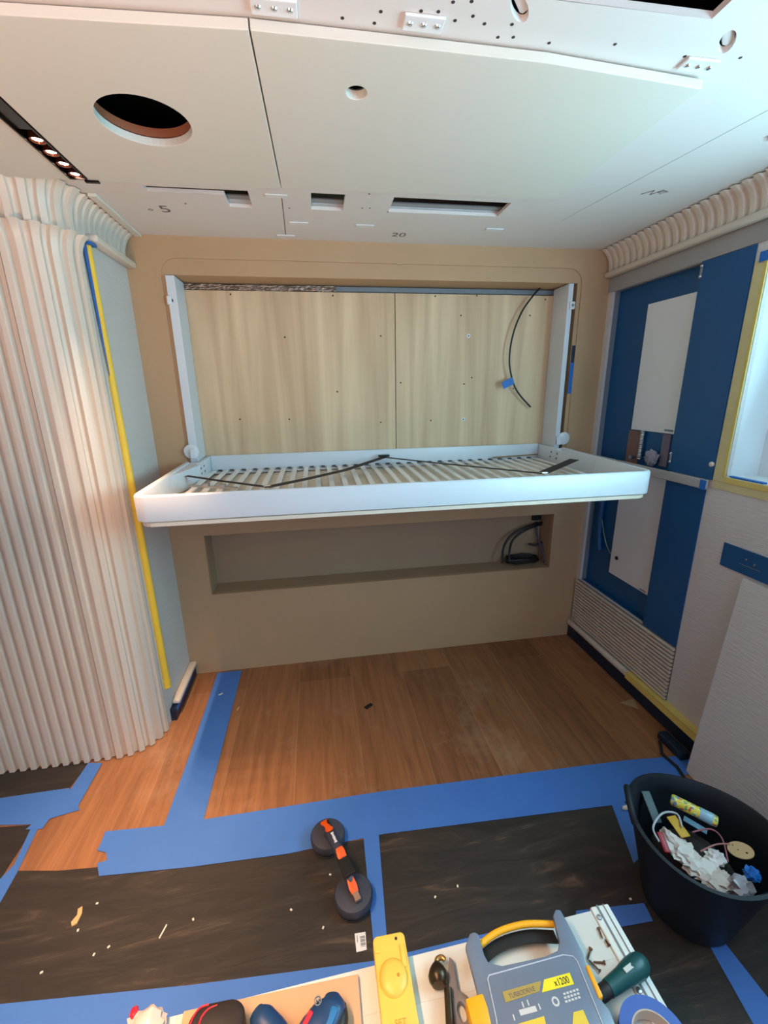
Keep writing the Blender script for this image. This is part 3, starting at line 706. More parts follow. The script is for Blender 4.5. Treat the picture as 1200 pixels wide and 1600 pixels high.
mb.box(LX0+0.0245, xl, 0.650, 0.664, 0.0, 0.088, 0.002); mb.box(xr, LX1-0.0245, 0.650, 0.664, 0.0, 0.088, 0.002)
mb.box(xl+0.0185, xr-0.0185, 0.822, 0.835, 0.0, 0.092, 0.004)
bbuild(mb, 'rear_frame', M['whitesteel'], smooth=True)
for s_ in (0, 1):
    a_, b__ = (LX0+0.0245, xl+0.0185) if s_ == 0 else (LX1-0.0245, xr-0.0185)
    pp_ = [(a_, 0.36), (b__, 0.60), (b__, 0.649), (a_, 0.649)]
    bbuild(MB().plate(pp_, [], 'xy', 0.0, 0.084, 0.0015), 'side_gusset', M['whitesteel'])
mb = MB(); mb.box(LX0+0.03, LX1-0.03, 0.05, 0.075, 0.000, 0.0075, 0.001); mb.box(xl+0.03, xr-0.03, 0.795, 0.815, 0.000, 0.0075, 0.001)
bbuild(mb, 'slat_rail', M['whitesteel'])
# base board under the frame, rounded front corners
pts = [(LX0+0.012, 0.655)]+[(LX0+0.067+0.055*math.cos(a), 0.060+0.055*math.sin(a)) for a in [PI+i*PI/12 for i in range(7)]] + \
      [(LX1-0.067+0.055*math.cos(a), 0.060+0.055*math.sin(a)) for a in [1.5*PI+i*PI/12 for i in range(7)]]+[(LX1-0.012, 0.655)]
mb = MB().plate(pts, [], 'xy', -0.020, -0.005, 0.002); mb.box(xl, xr, 0.6555, 0.825, -0.020, -0.005)
bbuild(mb, 'base_board', plain('birch_base_board', srgb(236, 222, 202), 0.55, var=0.05, scale=3, stretch=(1, 6, 1)))
nsl = 31
for i in range(nsl):
    x = LX0+0.095+(LX1-LX0-0.19)*i/(nsl-1); rows = []
    for j in range(13):
        y = 0.055+0.765*j/12; z = 0.014+0.006*math.sin(PI*j/12)
        if not (xl+0.03 < x < xr-0.03) and y > 0.64: break
        rows.append([(x-0.011, y, z), (x+0.011, y, z)])
    bbuild(MB().grid(rows, (0, 0, -0.006)), 'slat', M['slatwood'])
# end caps of the slats along the rear rail (dark rubber) and a rusty strip at the right
pkm = plain('dusty_dark_rubber', srgb(84, 72, 62), 0.8, var=0.3, scale=40)
for i in range(nsl-1):
    x = LX0+0.095+(LX1-LX0-0.19)*(i+0.5)/(nsl-1)
    if xl+0.06 < x < xr-0.06: bbuild(MB().box(x-0.010, x+0.010, 0.812, 0.8215, 0.012, 0.018), 'slat_pocket', pkm)
bbuild(MB().tube([(xr-0.30, 0.800, 0.026), (xr-0.15, 0.803, 0.030), (xr-0.03, 0.803, 0.034)], 0.0035, 8), 'cord', plain('tan_cord', srgb(150, 112, 70), 0.8, var=0.2, scale=80))
# hardware holes on the inner sides
for sx_, xx in ((1, xl+0.0182), (-1, xr-0.0182)):
    for (yy, zz) in ((0.62, 0.066), (0.68, 0.066), (0.625, 0.04), (0.685, 0.04)):
        bbuild(MB().lathe([(0, 0), (0.0055, 0), (0.0055, 0.0015), (0, 0.0015)], (xx, yy, zz), 10, (sx_, 0, 0)), 'bolt', M['screwbrown'])
# grey clamp pieces inside the left front corner
mb = MB()
for k_ in range(2): mb.box(LX0+0.16+0.07*k_, LX0+0.185+0.07*k_, 0.30-0.03*k_, 0.33-0.03*k_, 0.042, 0.058, 0.003)
mb.obox((LX0+0.20, 0.30, 0.046), Vector((0.93, -0.36, 0)), Vector((0.36, 0.93, 0)), Vector((0, 0, 1)), 0.11, 0.007, 0.003)
bbuild(mb, 'hinge_arm', M['grey'])
# mattress straps
def bedpt(px, py, z):
    P0 = atz(px, py, z+1.083); q = bed.matrix_basis.inverted() @ P0; return Vector((q.x, q.y, 0))
def strap(pts, w=0.020, name='strap', th=0.0022):
    mb = MB(); P_ = [Vector(p) for p in pts]; rows = []
    for i, p in enumerate(P_):
        t = (P_[min(i+1, len(P_)-1)]-P_[max(i-1, 0)]).normalized(); n = Vector((-t.y, t.x, 0)).normalized()*w/2
        rows.append([p-n, p+n])
    mb.grid(rows, (0, 0, th)); return mb
def bp2(px, py, z): v = bedpt(px, py, z); v.z = z; return v
s1 = [bp2(292, 747, 0.062), bp2(350, 755, 0.047), bp2(418, 763, 0.047)]
s2 = [bp2(418, 763, 0.050), bp2(480, 751, 0.047), bp2(540, 738, 0.047), bp2(600, 719, 0.054)]
s3 = [bp2(600, 719, 0.056), bp2(680, 727, 0.048), bp2(760, 734, 0.047), bp2(850, 742, 0.048)]
s4 = [bp2(850, 740, 0.052), bp2(878, 729, 0.056), bp2(897, 721, 0.064)]
for s_, w_ in ((s1, 0.020), (s2, 0.034), (s3, 0.021), (s4, 0.046)): bbuild(strap(s_, w_), 'strap', M['strap'])
for p, n_ in ((s1[-1], 'buckle'), (s3[-1], 'buckle')):
    bbuild(MB().box(p.x-0.014, p.x+0.014, p.y-0.008, p.y+0.008, 0.0505, 0.056, 0.002), n_, M['chrome'])
bbuild(MB().box(s2[-1].x-0.03, s2[-1].x+0.03, s2[-1].y-0.012, s2[-1].y+0.012, 0.058, 0.068, 0.003), 'buckle', M['black'])

# ------------------------------------------------------------------ recess details
c_ = [aty(845, 449, 2.33), aty(833, 462, 2.31), aty(815, 488, 2.30), aty(801, 525, 2.295), aty(796, 565, 2.295), aty(802, 598, 2.30), aty(812, 617, 2.305), aty(829, 636, 2.31)]
def smooth_path(P_, n=6):
    out = []
    for i in range(len(P_)-1):
        p0, p1, p2, p3 = P_[max(0, i-1)], P_[i], P_[i+1], P_[min(len(P_)-1, i+2)]
        for k_ in range(n):
            t = k_/n
            out.append(0.5*((2*p1)+(p2-p0)*t+(2*p0-5*p1+4*p2-p3)*t*t+(3*p1-p0-3*p2+p3)*t**3))
    out.append(P_[-1]); return out
r = MB().tube(smooth_path(c_), 0.0045, 8).build('hanging_cable', M['black'], loc=tuple(c_[0]), smooth=True)
tag(r, 'black cable hanging in an arc in front of the right plywood board', 'cable')
p = aty(793, 599, 2.29)
r = MB().obox((p.x, 2.288, p.z), Vector((0.92, 0, 0.39)), Vector((0, 1, 0)), Vector((-0.39, 0, 0.92)), 0.030, 0.0015, 0.018).obox((p.x+0.02, 2.294, p.z+0.01), Vector((0.92, 0, 0.39)), Vector((0, 1, 0)), Vector((-0.39, 0, 0.92)), 0.012, 0.008, 0.017).build('tape_flag', M['bluebright'], loc=(p.x, 2.29, p.z))
tag(r, 'blue tape flag folded round the hanging black cable', 'tape')
a, b_ = aty(893, 540, 2.212), aty(902, 540, 2.212); c2 = aty(890, 567, 2.212); d2 = aty(888, 615, 2.212)
r = MB().box(a.x+0.000, a.x+0.024, 2.2040, 2.2058, c2.z-0.012, a.z, 0.0005).build('switch_slot', M['navy_dark'], loc=(a.x, 2.21, c2.z)); tag(r, 'dark narrow slot cut in the MDF right of the bunk upright', 'slot')
r = MB().box(a.x-0.002, a.x+0.025, 2.2022, 2.2038, d2.z, c2.z, 0.0005).build('tape_strip', M['bluebright'], loc=(a.x, 2.21, d2.z)); tag(r, 'vertical blue tape strip on the MDF right of the bunk upright', 'tape')
# niche cables
nc = empty('cable_bundle', (1.22, 2.33, 0.47)); tag(nc, 'black cable bundle coming out of a hole and coiled in the niche', 'cable')
MB().box(1.265, 1.318, 2.325, 2.344, 0.725, 0.782, 0.004).build('grommet', M['black'], nc)
def N(px, py, y): return aty(px, py, y)
MB().tube(smooth_path([N(850, 816, 2.325), N(825, 822, 2.29), N(800, 835, 2.28), N(787, 855, 2.27), N(785, 880, 2.25)]), 0.0065, 8).build('cable', M['black'], nc, smooth=True)
MB().tube(smooth_path([N(850, 818, 2.325), N(822, 828, 2.30), N(802, 843, 2.29), N(796, 862, 2.28), N(796, 878, 2.26)]), 0.0065, 8).build('cable', M['black'], nc, smooth=True)
MB().tube(smooth_path([N(838, 815, 2.33), N(840, 840, 2.31), N(848, 862, 2.28), N(852, 880, 2.25)]), 0.006, 8).build('cable', plain('purple_cable', srgb(70, 62, 92), 0.5), nc, smooth=True)
MB().tube(smooth_path([N(826, 850, 2.31), N(838, 852, 2.30), N(846, 848, 2.30), N(851, 852, 2.30)]), 0.007, 8).build('plug', M['black'], nc, smooth=True)
cl = []
for i in range(90):
    a = 2*PI*i/26; cl.append((1.19+(0.098+0.006*math.sin(i*0.31))*math.cos(a), 2.282+0.036*math.sin(a), 0.482+0.010*(i/26)+0.002*math.sin(i)))
MB().tube(cl, 0.007, 8).build('coil', M['black'], nc, smooth=True)

# ------------------------------------------------------------------ floor coverings
def sheet(poly, z0, z1, name, mat, label, cat='sheet', group=None):
    cx = sum(p[0] for p in poly)/len(poly); cy = sum(p[1] for p in poly)/len(poly)
    r = MB().plate(poly, [], 'xy', z0, z1).build(name, mat, loc=(cx, cy, z0)); return tag(r, label, cat, group)
def F2(*pts): return [tuple(atz(a, b_, 0.0)[:2]) for a, b_ in pts]
sheet(F2((20, 1361), (90, 1361), (158, 1355), (300, 1350), (570, 1312), (600, 1300))+[(0.11, 1.12), (0.11, 0.55), (-0.9, 0.55), (-1.3, 0.80)][0:]+[], 0.0004, 0.0016, 'floor_sheet', M['mem'], 'scuffed brown-black protective sheet lying under the suction lifter')
sheet([(0.112, 1.15), (1.02, 1.12), (1.30, 1.05), (1.385, 0.9), (1.385, 0.0), (0.112, 0.0)], 0.0004, 0.0016, 'floor_sheet', M['mem'], 'black protective sheet right of the narrow tape line, beside the rubbish tub')
sheet([(-1.9, 1.66), (-1.03, 1.655), (-1.052, 1.50), (-1.9, 1.55)], 0.0004, 0.0016, 'floor_sheet', M['mem'], 'dark protective sheet at the foot of the fluted cupboard')
sheet([(-1.9, 1.46), (-1.11, 1.385), (-1.09, 1.36), (-1.09, 1.15), (-1.9, 1.1)], 0.0004, 0.0016, 'floor_sheet', M['mem'], 'dark protective sheet at the left photo edge, below the short cross tape')
def jag(p, q, n=7, a=0.008, seed=0):
    rnd = random.Random(seed); out = []
    for i in range(n+1):
        t = i/n; out.append((p[0]+(q[0]-p[0])*t+rnd.uniform(-a, a), p[1]+(q[1]-p[1])*t+rnd.uniform(-a, a)))
    return out
def tape(poly, label, lv=0, mat='blue'): return sheet(poly, 0.0020+0.0006*lv, 0.0024+0.0006*lv, 'floor_tape', M[mat], label, 'tape')
tape(F2((340, 1052), (378, 1048), (352, 1150), (318, 1283), (298, 1352), (272, 1352), (256, 1292), (300, 1170)), 'blue floor tape strip running from the MDF wall towards the room', 1)
tape(F2((165, 1300), (258, 1291), (600, 1237), (985, 1188), (1078, 1181), (1075, 1210), (965, 1258), (600, 1304), (450, 1335), (296, 1356), (155, 1370), (152, 1350), (168, 1345), (166, 1333), (152, 1330), (158, 1318)),
     'wide blue floor tape strip running across the room in front of the planks', 2)
tape(F2((568, 1310), (592, 1306), (607, 1500), (586, 1502)), 'narrow blue tape strip between the two large black sheets', 3)
tape(F2((0, 1570), (300, 1540), (580, 1503), (720, 1469), (800, 1450), (810, 1500), (600, 1560), (300, 1600), (0, 1618)), 'blue floor tape strip along the bottom, disappearing under the work platform', 1)
tape(F2((900, 1424), (1006, 1412), (1020, 1440), (900, 1462)), 'short blue tape end beyond the white work platform', 1)
tape(F2((1108, 1478), (1132, 1474), (1215, 1580), (1215, 1625), (1190, 1625)), 'blue tape strip on the black floor below the rubbish tub', 1)
tape(F2((955, 1256), (975, 1252), (1010, 1330), (990, 1350)), 'blue tape strip on the floor left of the rubbish tub', 1)
tape([(-1.9, 1.535)]+F2((0, 1248), (108, 1232), (125, 1266), (78, 1280), (66, 1296), (40, 1297), (50, 1289), (0, 1290))+[(-1.9, 1.47)], 'short blue cross tape at the left photo edge', 1)
tape(F2((138, 1193), (160, 1193), (118, 1268), (100, 1250)), 'short blue tape strip starting at the cupboard foot', 2)
tape(F2((48, 1296), (60, 1294), (28, 1362), (0, 1412), (-20, 1440), (-20, 1395), (22, 1352)), 'thin blue tape strip running off at the left photo edge', 0)
# small litter on the floor
def chip(px, py, ax, w, l, col, label, cat='debris', h=0.004, z=0.0021):
    p = atz(px, py, z); d = Vector((math.cos(ax), math.sin(ax), 0))
    r = MB().obox((p.x, p.y, z+h/2), d, Vector((-d.y, d.x, 0)), Vector((0, 0, 1)), l/2, w/2, h/2, min(w, l, h)*0.25).build('debris', col, loc=(p.x, p.y, z)); return tag(r, label, cat)
chip(576, 1104, 0.6, 0.018, 0.042, M['black'], 'small black offcut lying on the oak planks', h=0.006, z=0.0003)
tn = plain('tan_splinter', srgb(214, 170, 120), 0.6); wh = plain('white_splinter', srgb(230, 222, 206), 0.6)
p = atz(118, 1436, 0.002)
r = MB().plate([(0, 0), (0.012, 0.004), (0.016, 0.03), (0.010, 0.05), (0.0, 0.045), (0.004, 0.028), (-0.006, 0.012)], [], 'xy', 0, 0.004).build('debris', tn); r.location = (p.x, p.y-0.02, 0.0021); r.rotation_euler = (0, 0, 0.1); tag(r, 'tan wood shaving on the scuffed sheet at left', 'debris')
chip(255, 1456, 1.25, 0.004, 0.034, wh, 'thin white splinter on the scuffed sheet')
chip(372, 1108, 1.3, 0.006, 0.024, tn, 'pale chip on the planks beside the blue strip')
chip(345, 1095-10, 0.5, 0.005, 0.022, wh, 'pale sliver at the blue tape near the MDF wall', z=0.0035)
for k_, (px, py) in enumerate(((152, 1412), (170, 1480), (147, 1492), (302, 1437), (516, 1367), (65, 1520), (505, 1450), (122, 1454), (455, 1422), (985, 1405), (680, 1402), (715, 1385))):
    chip(px, py, k_*0.7, 0.005, 0.007, wh, 'tiny white crumb on the dark floor sheets', h=0.003)['group'] = 'white crumbs on the dark sheets'
p = atz(980, 1264, 0.003)
r = crumple((p.x, p.y, 0.011), 0.020, 0.007, 0.007, 0.5, 9).build('debris', wh, loc=(p.x, p.y, 0.003)); tag(r, 'crumpled white scrap on the tape left of the rubbish tub', 'debris')
r = MB().plate(F2((1000-32, 1098), (1000-10, 1092), (998, 1108)), [], 'xy', 0.0003, 0.001).build('paper_scrap', plain('tan_paper', srgb(170, 140, 112), 0.7), loc=(1.2, 1.6, 0)); tag(r, 'flat tan paper scrap on the planks by the right plinth', 'paper')
# barcode sticker
q = [atz(*t, 0.002) for t in ((554, 1459), (571, 1456), (573, 1484), (557, 1488))]
sk_ = MB().plate([(v.x, v.y) for v in q], [], 'xy', 0.0021, 0.0026).build('barcode_label', M['white'], loc=(q[0].x, q[0].y, 0.0021)); tag(sk_, 'small white barcode label stuck on the dark sheet', 'label')
cx = sum(v.x for v in q)/4; cy = sum(v.y for v in q)/4
mb = MB()
for k_ in range(9): mb.box(cx-0.001, cx+0.013, cy-0.012+0.0028*k_, cy-0.012+0.0028*k_+(0.0016 if k_ % 3 else 0.0008), 0.0027, 0.0029)
mb.box(cx-0.010, cx-0.0085, cy+0.000, cy+0.016, 0.0027, 0.0029)
mb.build('barcode', M['black'], sk_)

# ------------------------------------------------------------------ double suction lifter
sf = empty('suction_lifter', (0.0, 1.04, 0.003)); tag(sf, 'double suction cup lifter, black pads, orange levers, on the blue tape crossing', 'suction lifter')
orange = plain('orange_lever', srgb(240, 92, 20), 0.4, var=0.04); padm = plain('slate_rubber_pad', srgb(58, 62, 78), 0.5, var=0.1, scale=9)
A_ = atz(512, 1302, 0.045); B_ = atz(552, 1394, 0.045)
for c0 in (A_, B_):
    pd = MB().lathe([(0, 0.0), (0.052, 0.0), (0.055, 0.004), (0.053, 0.009), (0.0525, 0.016), (0.058, 0.019), (0.059, 0.034), (0.054, 0.042), (0.040, 0.045), (0.0, 0.047)], (c0.x, c0.y, 0.0035), 40).build('suction_pad', padm, sf, smooth=True)
    MB().lathe([(0.0555, 0.0105), (0.0565, 0.012), (0.0565, 0.0165), (0.0535, 0.018), (0.0525, 0.012)], (c0.x, c0.y, 0.0035), 40).build('rubber_lip', M['blackrub'], pd, smooth=True)
D_ = (B_-A_); D_.z = 0; Ln = D_.length; D_.normalize(); Nn = Vector((-D_.y, D_.x, 0)); Z_ = Vector((0, 0, 1))
pa = [A_+D_*t*Ln for t in (0.02, 0.10, 0.22, 0.40, 0.6, 0.78, 0.90, 0.98)]; hz = [0.050, 0.064, 0.076, 0.082, 0.082, 0.076, 0.064, 0.050]
pa = [Vector((p.x, p.y, h)) for p, h in zip(pa, hz)]
MB().tube(smooth_path(pa, 4), 0.0155, 14).build('handle', padm, sf, smooth=True)
def lever(u0, u1, w0, w1, z0, z1, name='lever'):
    """plate along the handle axis from u0 to u1 (metres from pad A)"""
    pts = []
    n = 10
    prof = [(0, 0.75), (0.08, 1.0), (0.25, 1.0), (0.42, 0.62), (0.62, 0.70), (0.85, 0.95), (0.95, 0.8), (1, 0.45)]
    L_ = [(u0+(u1-u0)*t, (w0+(w1-w0)*t)*k_) for t, k_ in prof]
    pts = [(u, w_) for u, w_ in L_]+[(u, -w_) for u, w_ in reversed(L_)]
    mb = MB().plate(pts, [], 'xy', 0, 0.007, 0.002)
    t = MB(); base = Vector((A_.x, A_.y, 0))
    def fn(p):
        f = (p.x-u0)/(u1-u0); return base+D_*p.x+Nn*p.y+Z_*(z0+(z1-z0)*f+p.z)
    t.merge(mb, fn); return t.build(name, orange, sf, smooth=True)
l1 = lever(-0.036, 0.030, 0.013, 0.014, 0.056, 0.086)
l2 = lever(Ln*0.50, Ln+0.020, 0.014, 0.014, 0.099, 0.058)
def along(u, z, v=0.0): return Vector((A_.x, A_.y, 0))+D_*u+Nn*v+Z_*z
MB().obox(along(Ln+0.026, 0.062), D_, Nn, Z_, 0.012, 0.009, 0.005, 0.002).build('latch', plain('clear_brown_latch', srgb(150, 120, 104), 0.25), l2)
MB().obox(along(-0.014, 0.074, 0.009), D_, Nn, Z_, 0.005, 0.003, 0.006).build('slot', M['black'], l1)
MB().obox(along(Ln*0.72, 0.092), D_, Nn, Z_, 0.040, 0.0185, 0.004, 0.002).build('lever_cradle', M['black'], sf)
text('suction', 0.014, M['white'], sf, frame(along(Ln*0.33, 0.0985, 0.000), D_, Nn), 'lettering') if False else None
mk = MB()
for k_ in range(7): mk.obox(along(Ln*0.22+0.0055*k_, 0.0975+0.0002*k_), D_, Nn, Z_, 0.0019, 0.0035+0.001*(k_ % 3 == 0), 0.0012)
mk.build('lettering', M['white'], sf)

# ------------------------------------------------------------------ rubbish tub
TB = Vector((1.018, 0.782, 0.0))
tub = empty('rubbish_tub', (TB.x, TB.y, 0.003)); tag(tub, 'dark flexible rubber tub full of rubbish, with two rim handles', 'tub')
tubm = plain('dark_green_black_rubber', srgb(13, 24, 34), 0.6, var=0.15, scale=6)
prof = [(0, 0.003), (0.108, 0.003), (0.116, 0.010), (0.140, 0.12), (0.166, 0.24), (0.176, 0.285), (0.184, 0.290), (0.186, 0.298), (0.178, 0.301), (0.171, 0.292), (0.160, 0.24), (0.134, 0.12), (0.108, 0.020), (0, 0.016)]
mb = MB().lathe(prof, (0, 0, 0), 56)
for v in mb.bm.verts:
    a = math.atan2(v.co.y, v.co.x); h = max(0, (v.co.z-0.15)/0.15)
    k_ = 1+0.03*h*math.cos(2*a+0.7); v.co.x *= k_; v.co.y *= k_
    if v.co.z > 0.27: v.co.z += 0.012*math.cos(2*(a+0.65))
    v.co += TB
mb.build('tub_body', tubm, tub, smooth=True)
for a in (-0.65+0.15, PI-0.65+0.15):
    dv = Vector((math.cos(a), math.sin(a), 0)); tv = Vector((-dv.y, dv.x, 0)); c0 = TB+dv*0.184+Vector((0, 0, 0.300))
    pp_ = [c0+tv*(-0.055)+dv*-0.004, c0+tv*-0.045+Vector((0, 0, 0.022))+dv*0.004, c0+tv*-0.02+Vector((0, 0, 0.034))+dv*0.008, c0+tv*0.02+Vector((0, 0, 0.034))+dv*0.008, c0+tv*0.045+Vector((0, 0, 0.022))+dv*0.004, c0+tv*0.055+dv*-0.004]
    MB().tube(smooth_path(pp_, 4), 0.009, 10).build('handle', tubm, tub, smooth=True)
ZR = 0.25
def TP(px, py, z=ZR): return atz(px, py, z)
def fil(name, mb, mat, label, cat, smooth=True, loc=None):
    r = mb.build(name, mat, loc=loc or (TB.x, TB.y, 0.3), smooth=smooth); return tag(r, label, cat)
# heap of smaller unseen waste carrying the things on top
mb = crumple((TB.x, TB.y, 0.120), 0.112, 0.112, 0.085, 0.10, 4, 4)
r = fil('waste_heap', mb, plain('mixed_dark_waste', srgb(58, 48, 46), 0.8, var=0.5, scale=25), 'dark mixed waste filling the tub under the papers', 'rubbish'); r['kind'] = 'stuff'
def rubb_box(px0, py0, px1, py1, z0, z1, w, h, bevel=0.002):
    a = TP(px0, py0, z0); b_ = TP(px1, py1, z1); d = b_-a; L_ = d.length; d.normalize(); s_ = d.cross(Vector((0, 0, 1))).normalized(); u = s_.cross(d)
    return MB().obox((a+b_)/2, d, s_, u, L_/2, w/2, h/2, bevel)
fil('plastic_offcut', rubb_box(1008, 1236, 1028, 1286, 0.270, 0.232, 0.026, 0.004), plain('grey_green_plastic', srgb(78, 96, 98), 0.5), 'grey-green flat plastic strip standing at the left inside of the tub', 'offcut')
# yellow printed tube
a = TP(1048, 1248, 0.275); b_ = TP(1122, 1285, 0.270); d = (b_-a).normalized(); Lc = (b_-a).length
cnm, cnt, cbs = newmat('printed_yellow_tube'); Nn_, Ln_ = cnt.nodes, cnt.links
tc = Nn_.new('ShaderNodeTexCoord'); vo = Nn_.new('ShaderNodeTexVoronoi'); vo.inputs['Scale'].default_value = 150
Ln_.new(tc.outputs['Object'], vo.inputs['Vector']); cr = Nn_.new('ShaderNodeValToRGB'); cr.color_ramp.interpolation = 'CONSTANT'
e = cr.color_ramp.elements; e[0].position = 0; e[0].color = srgb(232, 210, 70); e[1].position = 0.45; e[1].color = srgb(226, 205, 90)
for ps, cc in ((0.62, (196, 80, 80)), (0.72, (120, 160, 90)), (0.80, (235, 220, 130)), (0.90, (100, 160, 180))): k_ = e.new(ps); k_.color = srgb(*cc)
sx_ = Nn_.new('ShaderNodeSeparateColor'); Ln_.new(vo.outputs['Color'], sx_.inputs[0]); Ln_.new(sx_.outputs[0], cr.inputs[0]); Ln_.new(cr.outputs[0], cbs.inputs['Base Color']); cbs.inputs['Roughness'].default_value = 0.35
fil('sealant_tube', MB().lathe([(0, 0), (0.012, 0), (0.0155, 0.004), (0.016, 0.01), (0.016, Lc-0.008), (0.014, Lc-0.002), (0.008, Lc), (0, Lc)], a, 22, d), cnm, 'yellow printed roll with small red and green pattern lying across the tub', 'tube')
b2 = (a+b_)/2+d*0.030
# band on tube
band = MB().lathe([(0.0162, -0.016), (0.0168, -0.015), (0.0168, 0.015), (0.0162, 0.016)], b2, 22, d)
tubeo = [o_ for o_ in COL.objects if o_.name.startswith('sealant_tube')][0]
band.build('label_band', plain('pale_blue_band', srgb(150, 190, 205), 0.4), tubeo, smooth=True)
fil('yellow_card', rubb_box(1048, 1275, 1072, 1308, 0.265, 0.255, 0.030, 0.003), plain('ochre_card', srgb(206, 160, 44), 0.6), 'ochre yellow card under the printed roll in the tub', 'card')
fil('blue_card', rubb_box(1068, 1278, 1105, 1300, 0.262, 0.256, 0.020, 0.003), plain('teal_card', srgb(90, 130, 150), 0.6), 'teal blue card edge beside the printed roll in the tub', 'card')
fil('red_packet', rubb_box(1030, 1300, 1043, 1333, 0.262, 0.245, 0.018, 0.010, 0.004), plain('dark_red_packet', srgb(160, 30, 40), 0.4), 'dark red packet at the left rim inside the tub', 'packet')
wp = plain('white_tissue', srgb(222, 214, 206), 0.8, var=0.08, scale=30, bump=0.4, bscale=50); wp2 = plain('pinkish_paper', srgb(206, 186, 176), 0.8, var=0.1, scale=30)
for k_, (px, py, rx, ry, rz, m_, lab) in enumerate(((1068, 1325, 0.030, 0.034, 0.016, wp, 'crumpled white tissue in the middle of the tub'), (1050, 1308, 0.015, 0.030, 0.012, wp2, 'pinkish paper scrap between the red packet and tissue'),
        (1095, 1348, 0.034, 0.026, 0.016, wp, 'larger crumpled white paper below the tissue in the tub'), (1120, 1335, 0.020, 0.018, 0.016, plain('white_paper', srgb(236, 232, 228), 0.7), 'white crumpled paper at the centre right of the tub'),
        (1122, 1370, 0.036, 0.022, 0.012, wp2, 'long beige paper at the front rim inside the tub'))):
    p = TP(px, py, 0.25); rx *= 1.15; ry *= 1.15; rz *= 0.9
    fil('crumpled_paper', crumple((p.x, p.y, 0.238), rx, ry, rz, 0.6, 10+k_), m_, lab, 'paper', loc=(p.x, p.y, 0.23))
p = TP(1165, 1382, 0.26)
fil('plastic_bag', crumple((p.x-0.005, p.y+0.004, 0.240), 0.026, 0.024, 0.028, 0.55, 21), plain('grey_film', srgb(170, 164, 172), 0.25, var=0.15, scale=25), 'grey translucent plastic film at the right front of the tub', 'plastic bag', loc=(p.x, p.y, 0.37))
# tan oval card with holes
p = TP(1157, 1330, 0.26)
ov = MB().plate(circ(0, 0, 0.030, 28, 0.023), [circ(0.012, -0.006, 0.003, 10), circ(-0.006, 0.0, 0.002, 10), circ(-0.014, 0.012, 0.002, 10)], 'xy', 0, 0.003)
r = ov.build('punched_card', plain('tan_punched_card', srgb(196, 160, 112), 0.7)); r.location = (p.x, p.y, 0.262); r.rotation_euler = (0.1, -0.25, -0.5); tag(r, 'tan oval card with punched holes at the right inside of the tub', 'card')
p = TP(1178, 1362, 0.26)
fil('blue_rag', crumple((p.x-0.004, p.y, 0.252), 0.018, 0.016, 0.014, 0.5, 31), M['bluebright'], 'bright blue scrap next to the oval card in the tub', 'scrap', loc=(p.x, p.y, 0.38))
p = TP(1150, 1338)
for k_, (pts, rr2, col, lab) in enumerate((
    (((1030, 1315), (1020, 1295), (1035, 1272), (1058, 1270), (1066, 1290)), 0.0028, srgb(190, 190, 195), 'pale grey wire looping at the left inside of the tub'),
    (((1082, 1300), (1110, 1298), (1128, 1312), (1138, 1345)), 0.0022, srgb(150, 80, 90), 'dull red wire curving over the papers in the tub'),
    (((1095, 1330), (1118, 1322), (1140, 1320)), 0.0020, srgb(170, 110, 100), 'pink wire lying by the oval card in the tub'))):
    P_ = [TP(a_, b__, 0.272) for a_, b__ in pts]
    for i, q_ in enumerate(P_): q_.z = 0.272+0.006*math.sin(i*1.3)
    fil('wire', MB().tube(smooth_path(P_, 6), rr2, 7), plain('wire_%d' % k_, col, 0.5), lab, 'wire', loc=tuple(P_[0]))

# ------------------------------------------------------------------ work platform and tools
ZB = 0.35
def T(px, py, z=ZB): return atz(px, py, z)
xr_ = T(945, 1420).x+0.012; yb_ = 0.622
wpm = plain('white_grooved_platform', srgb(214, 214, 208), 0.5, var=0.05, scale=5, bump=0.1)
wpf = empty('work_platform', (0.1, 0.35, 0.002)); tag(wpf, 'low white work platform with aluminium edge rail, covered with tools', 'platform')
x0p, y0p = -0.41, 0.06
MB().plate([(x0p, y0p), (xr_-0.045, y0p), (xr_-0.045, 0.619), (x0p, 0.590)], [], 'xy', ZB-0.016, ZB, 0.0012).build('deck', wpm, wpf)
mb = MB(); yy = y0p+0.04
while yy < yb_-0.05:
    mb.box(x0p+0.004, xr_-0.049, yy, yy+0.0009, ZB-0.0003, ZB+0.0002); yy += 0.048
mb.build('groove', plain('groove_grey', srgb(196, 196, 192), 0.6), wpf)
MB().box(xr_-0.0445, xr_, y0p, yb_+0.002, ZB-0.026, ZB+0.004, 0.003).build('edge_rail', plain('white_edge_rail', srgb(226, 230, 226), 0.35, var=0.02), wpf)
MB().box(xr_-0.030, xr_-0.026, y0p, yb_+0.002, ZB+0.0042, ZB+0.0055).box(xr_-0.014, xr_-0.012, y0p, yb_+0.002, ZB+0.0042, ZB+0.0055).build('rail_groove', M['greypaint'], wpf)
for y_ in (yb_-0.02, T(1008, 1547).y, 0.2): MB().lathe([(0, 0), (0.006, 0), (0.005, 0.0015), (0, 0.002)], (xr_-0.037, y_, ZB+0.0042), 12).build('screw_head', M['chrome'], wpf)
for (x_, y_) in ((x0p+0.03, yb_-0.06), (xr_-0.03, yb_-0.04), (x0p+0.03, y0p+0.04), (xr_-0.03, y0p+0.04)):
    MB().box(x_-0.016, x_+0.016, y_-0.016, y_+0.016, 0.002, ZB-0.0265, 0.003).build('leg', M['grey'], wpf)
MB().box(x0p+0.05, xr_-0.05, yb_-0.065, yb_-0.050, 0.20, 0.23, 0.002).build('stretcher', M['grey'], wpf)

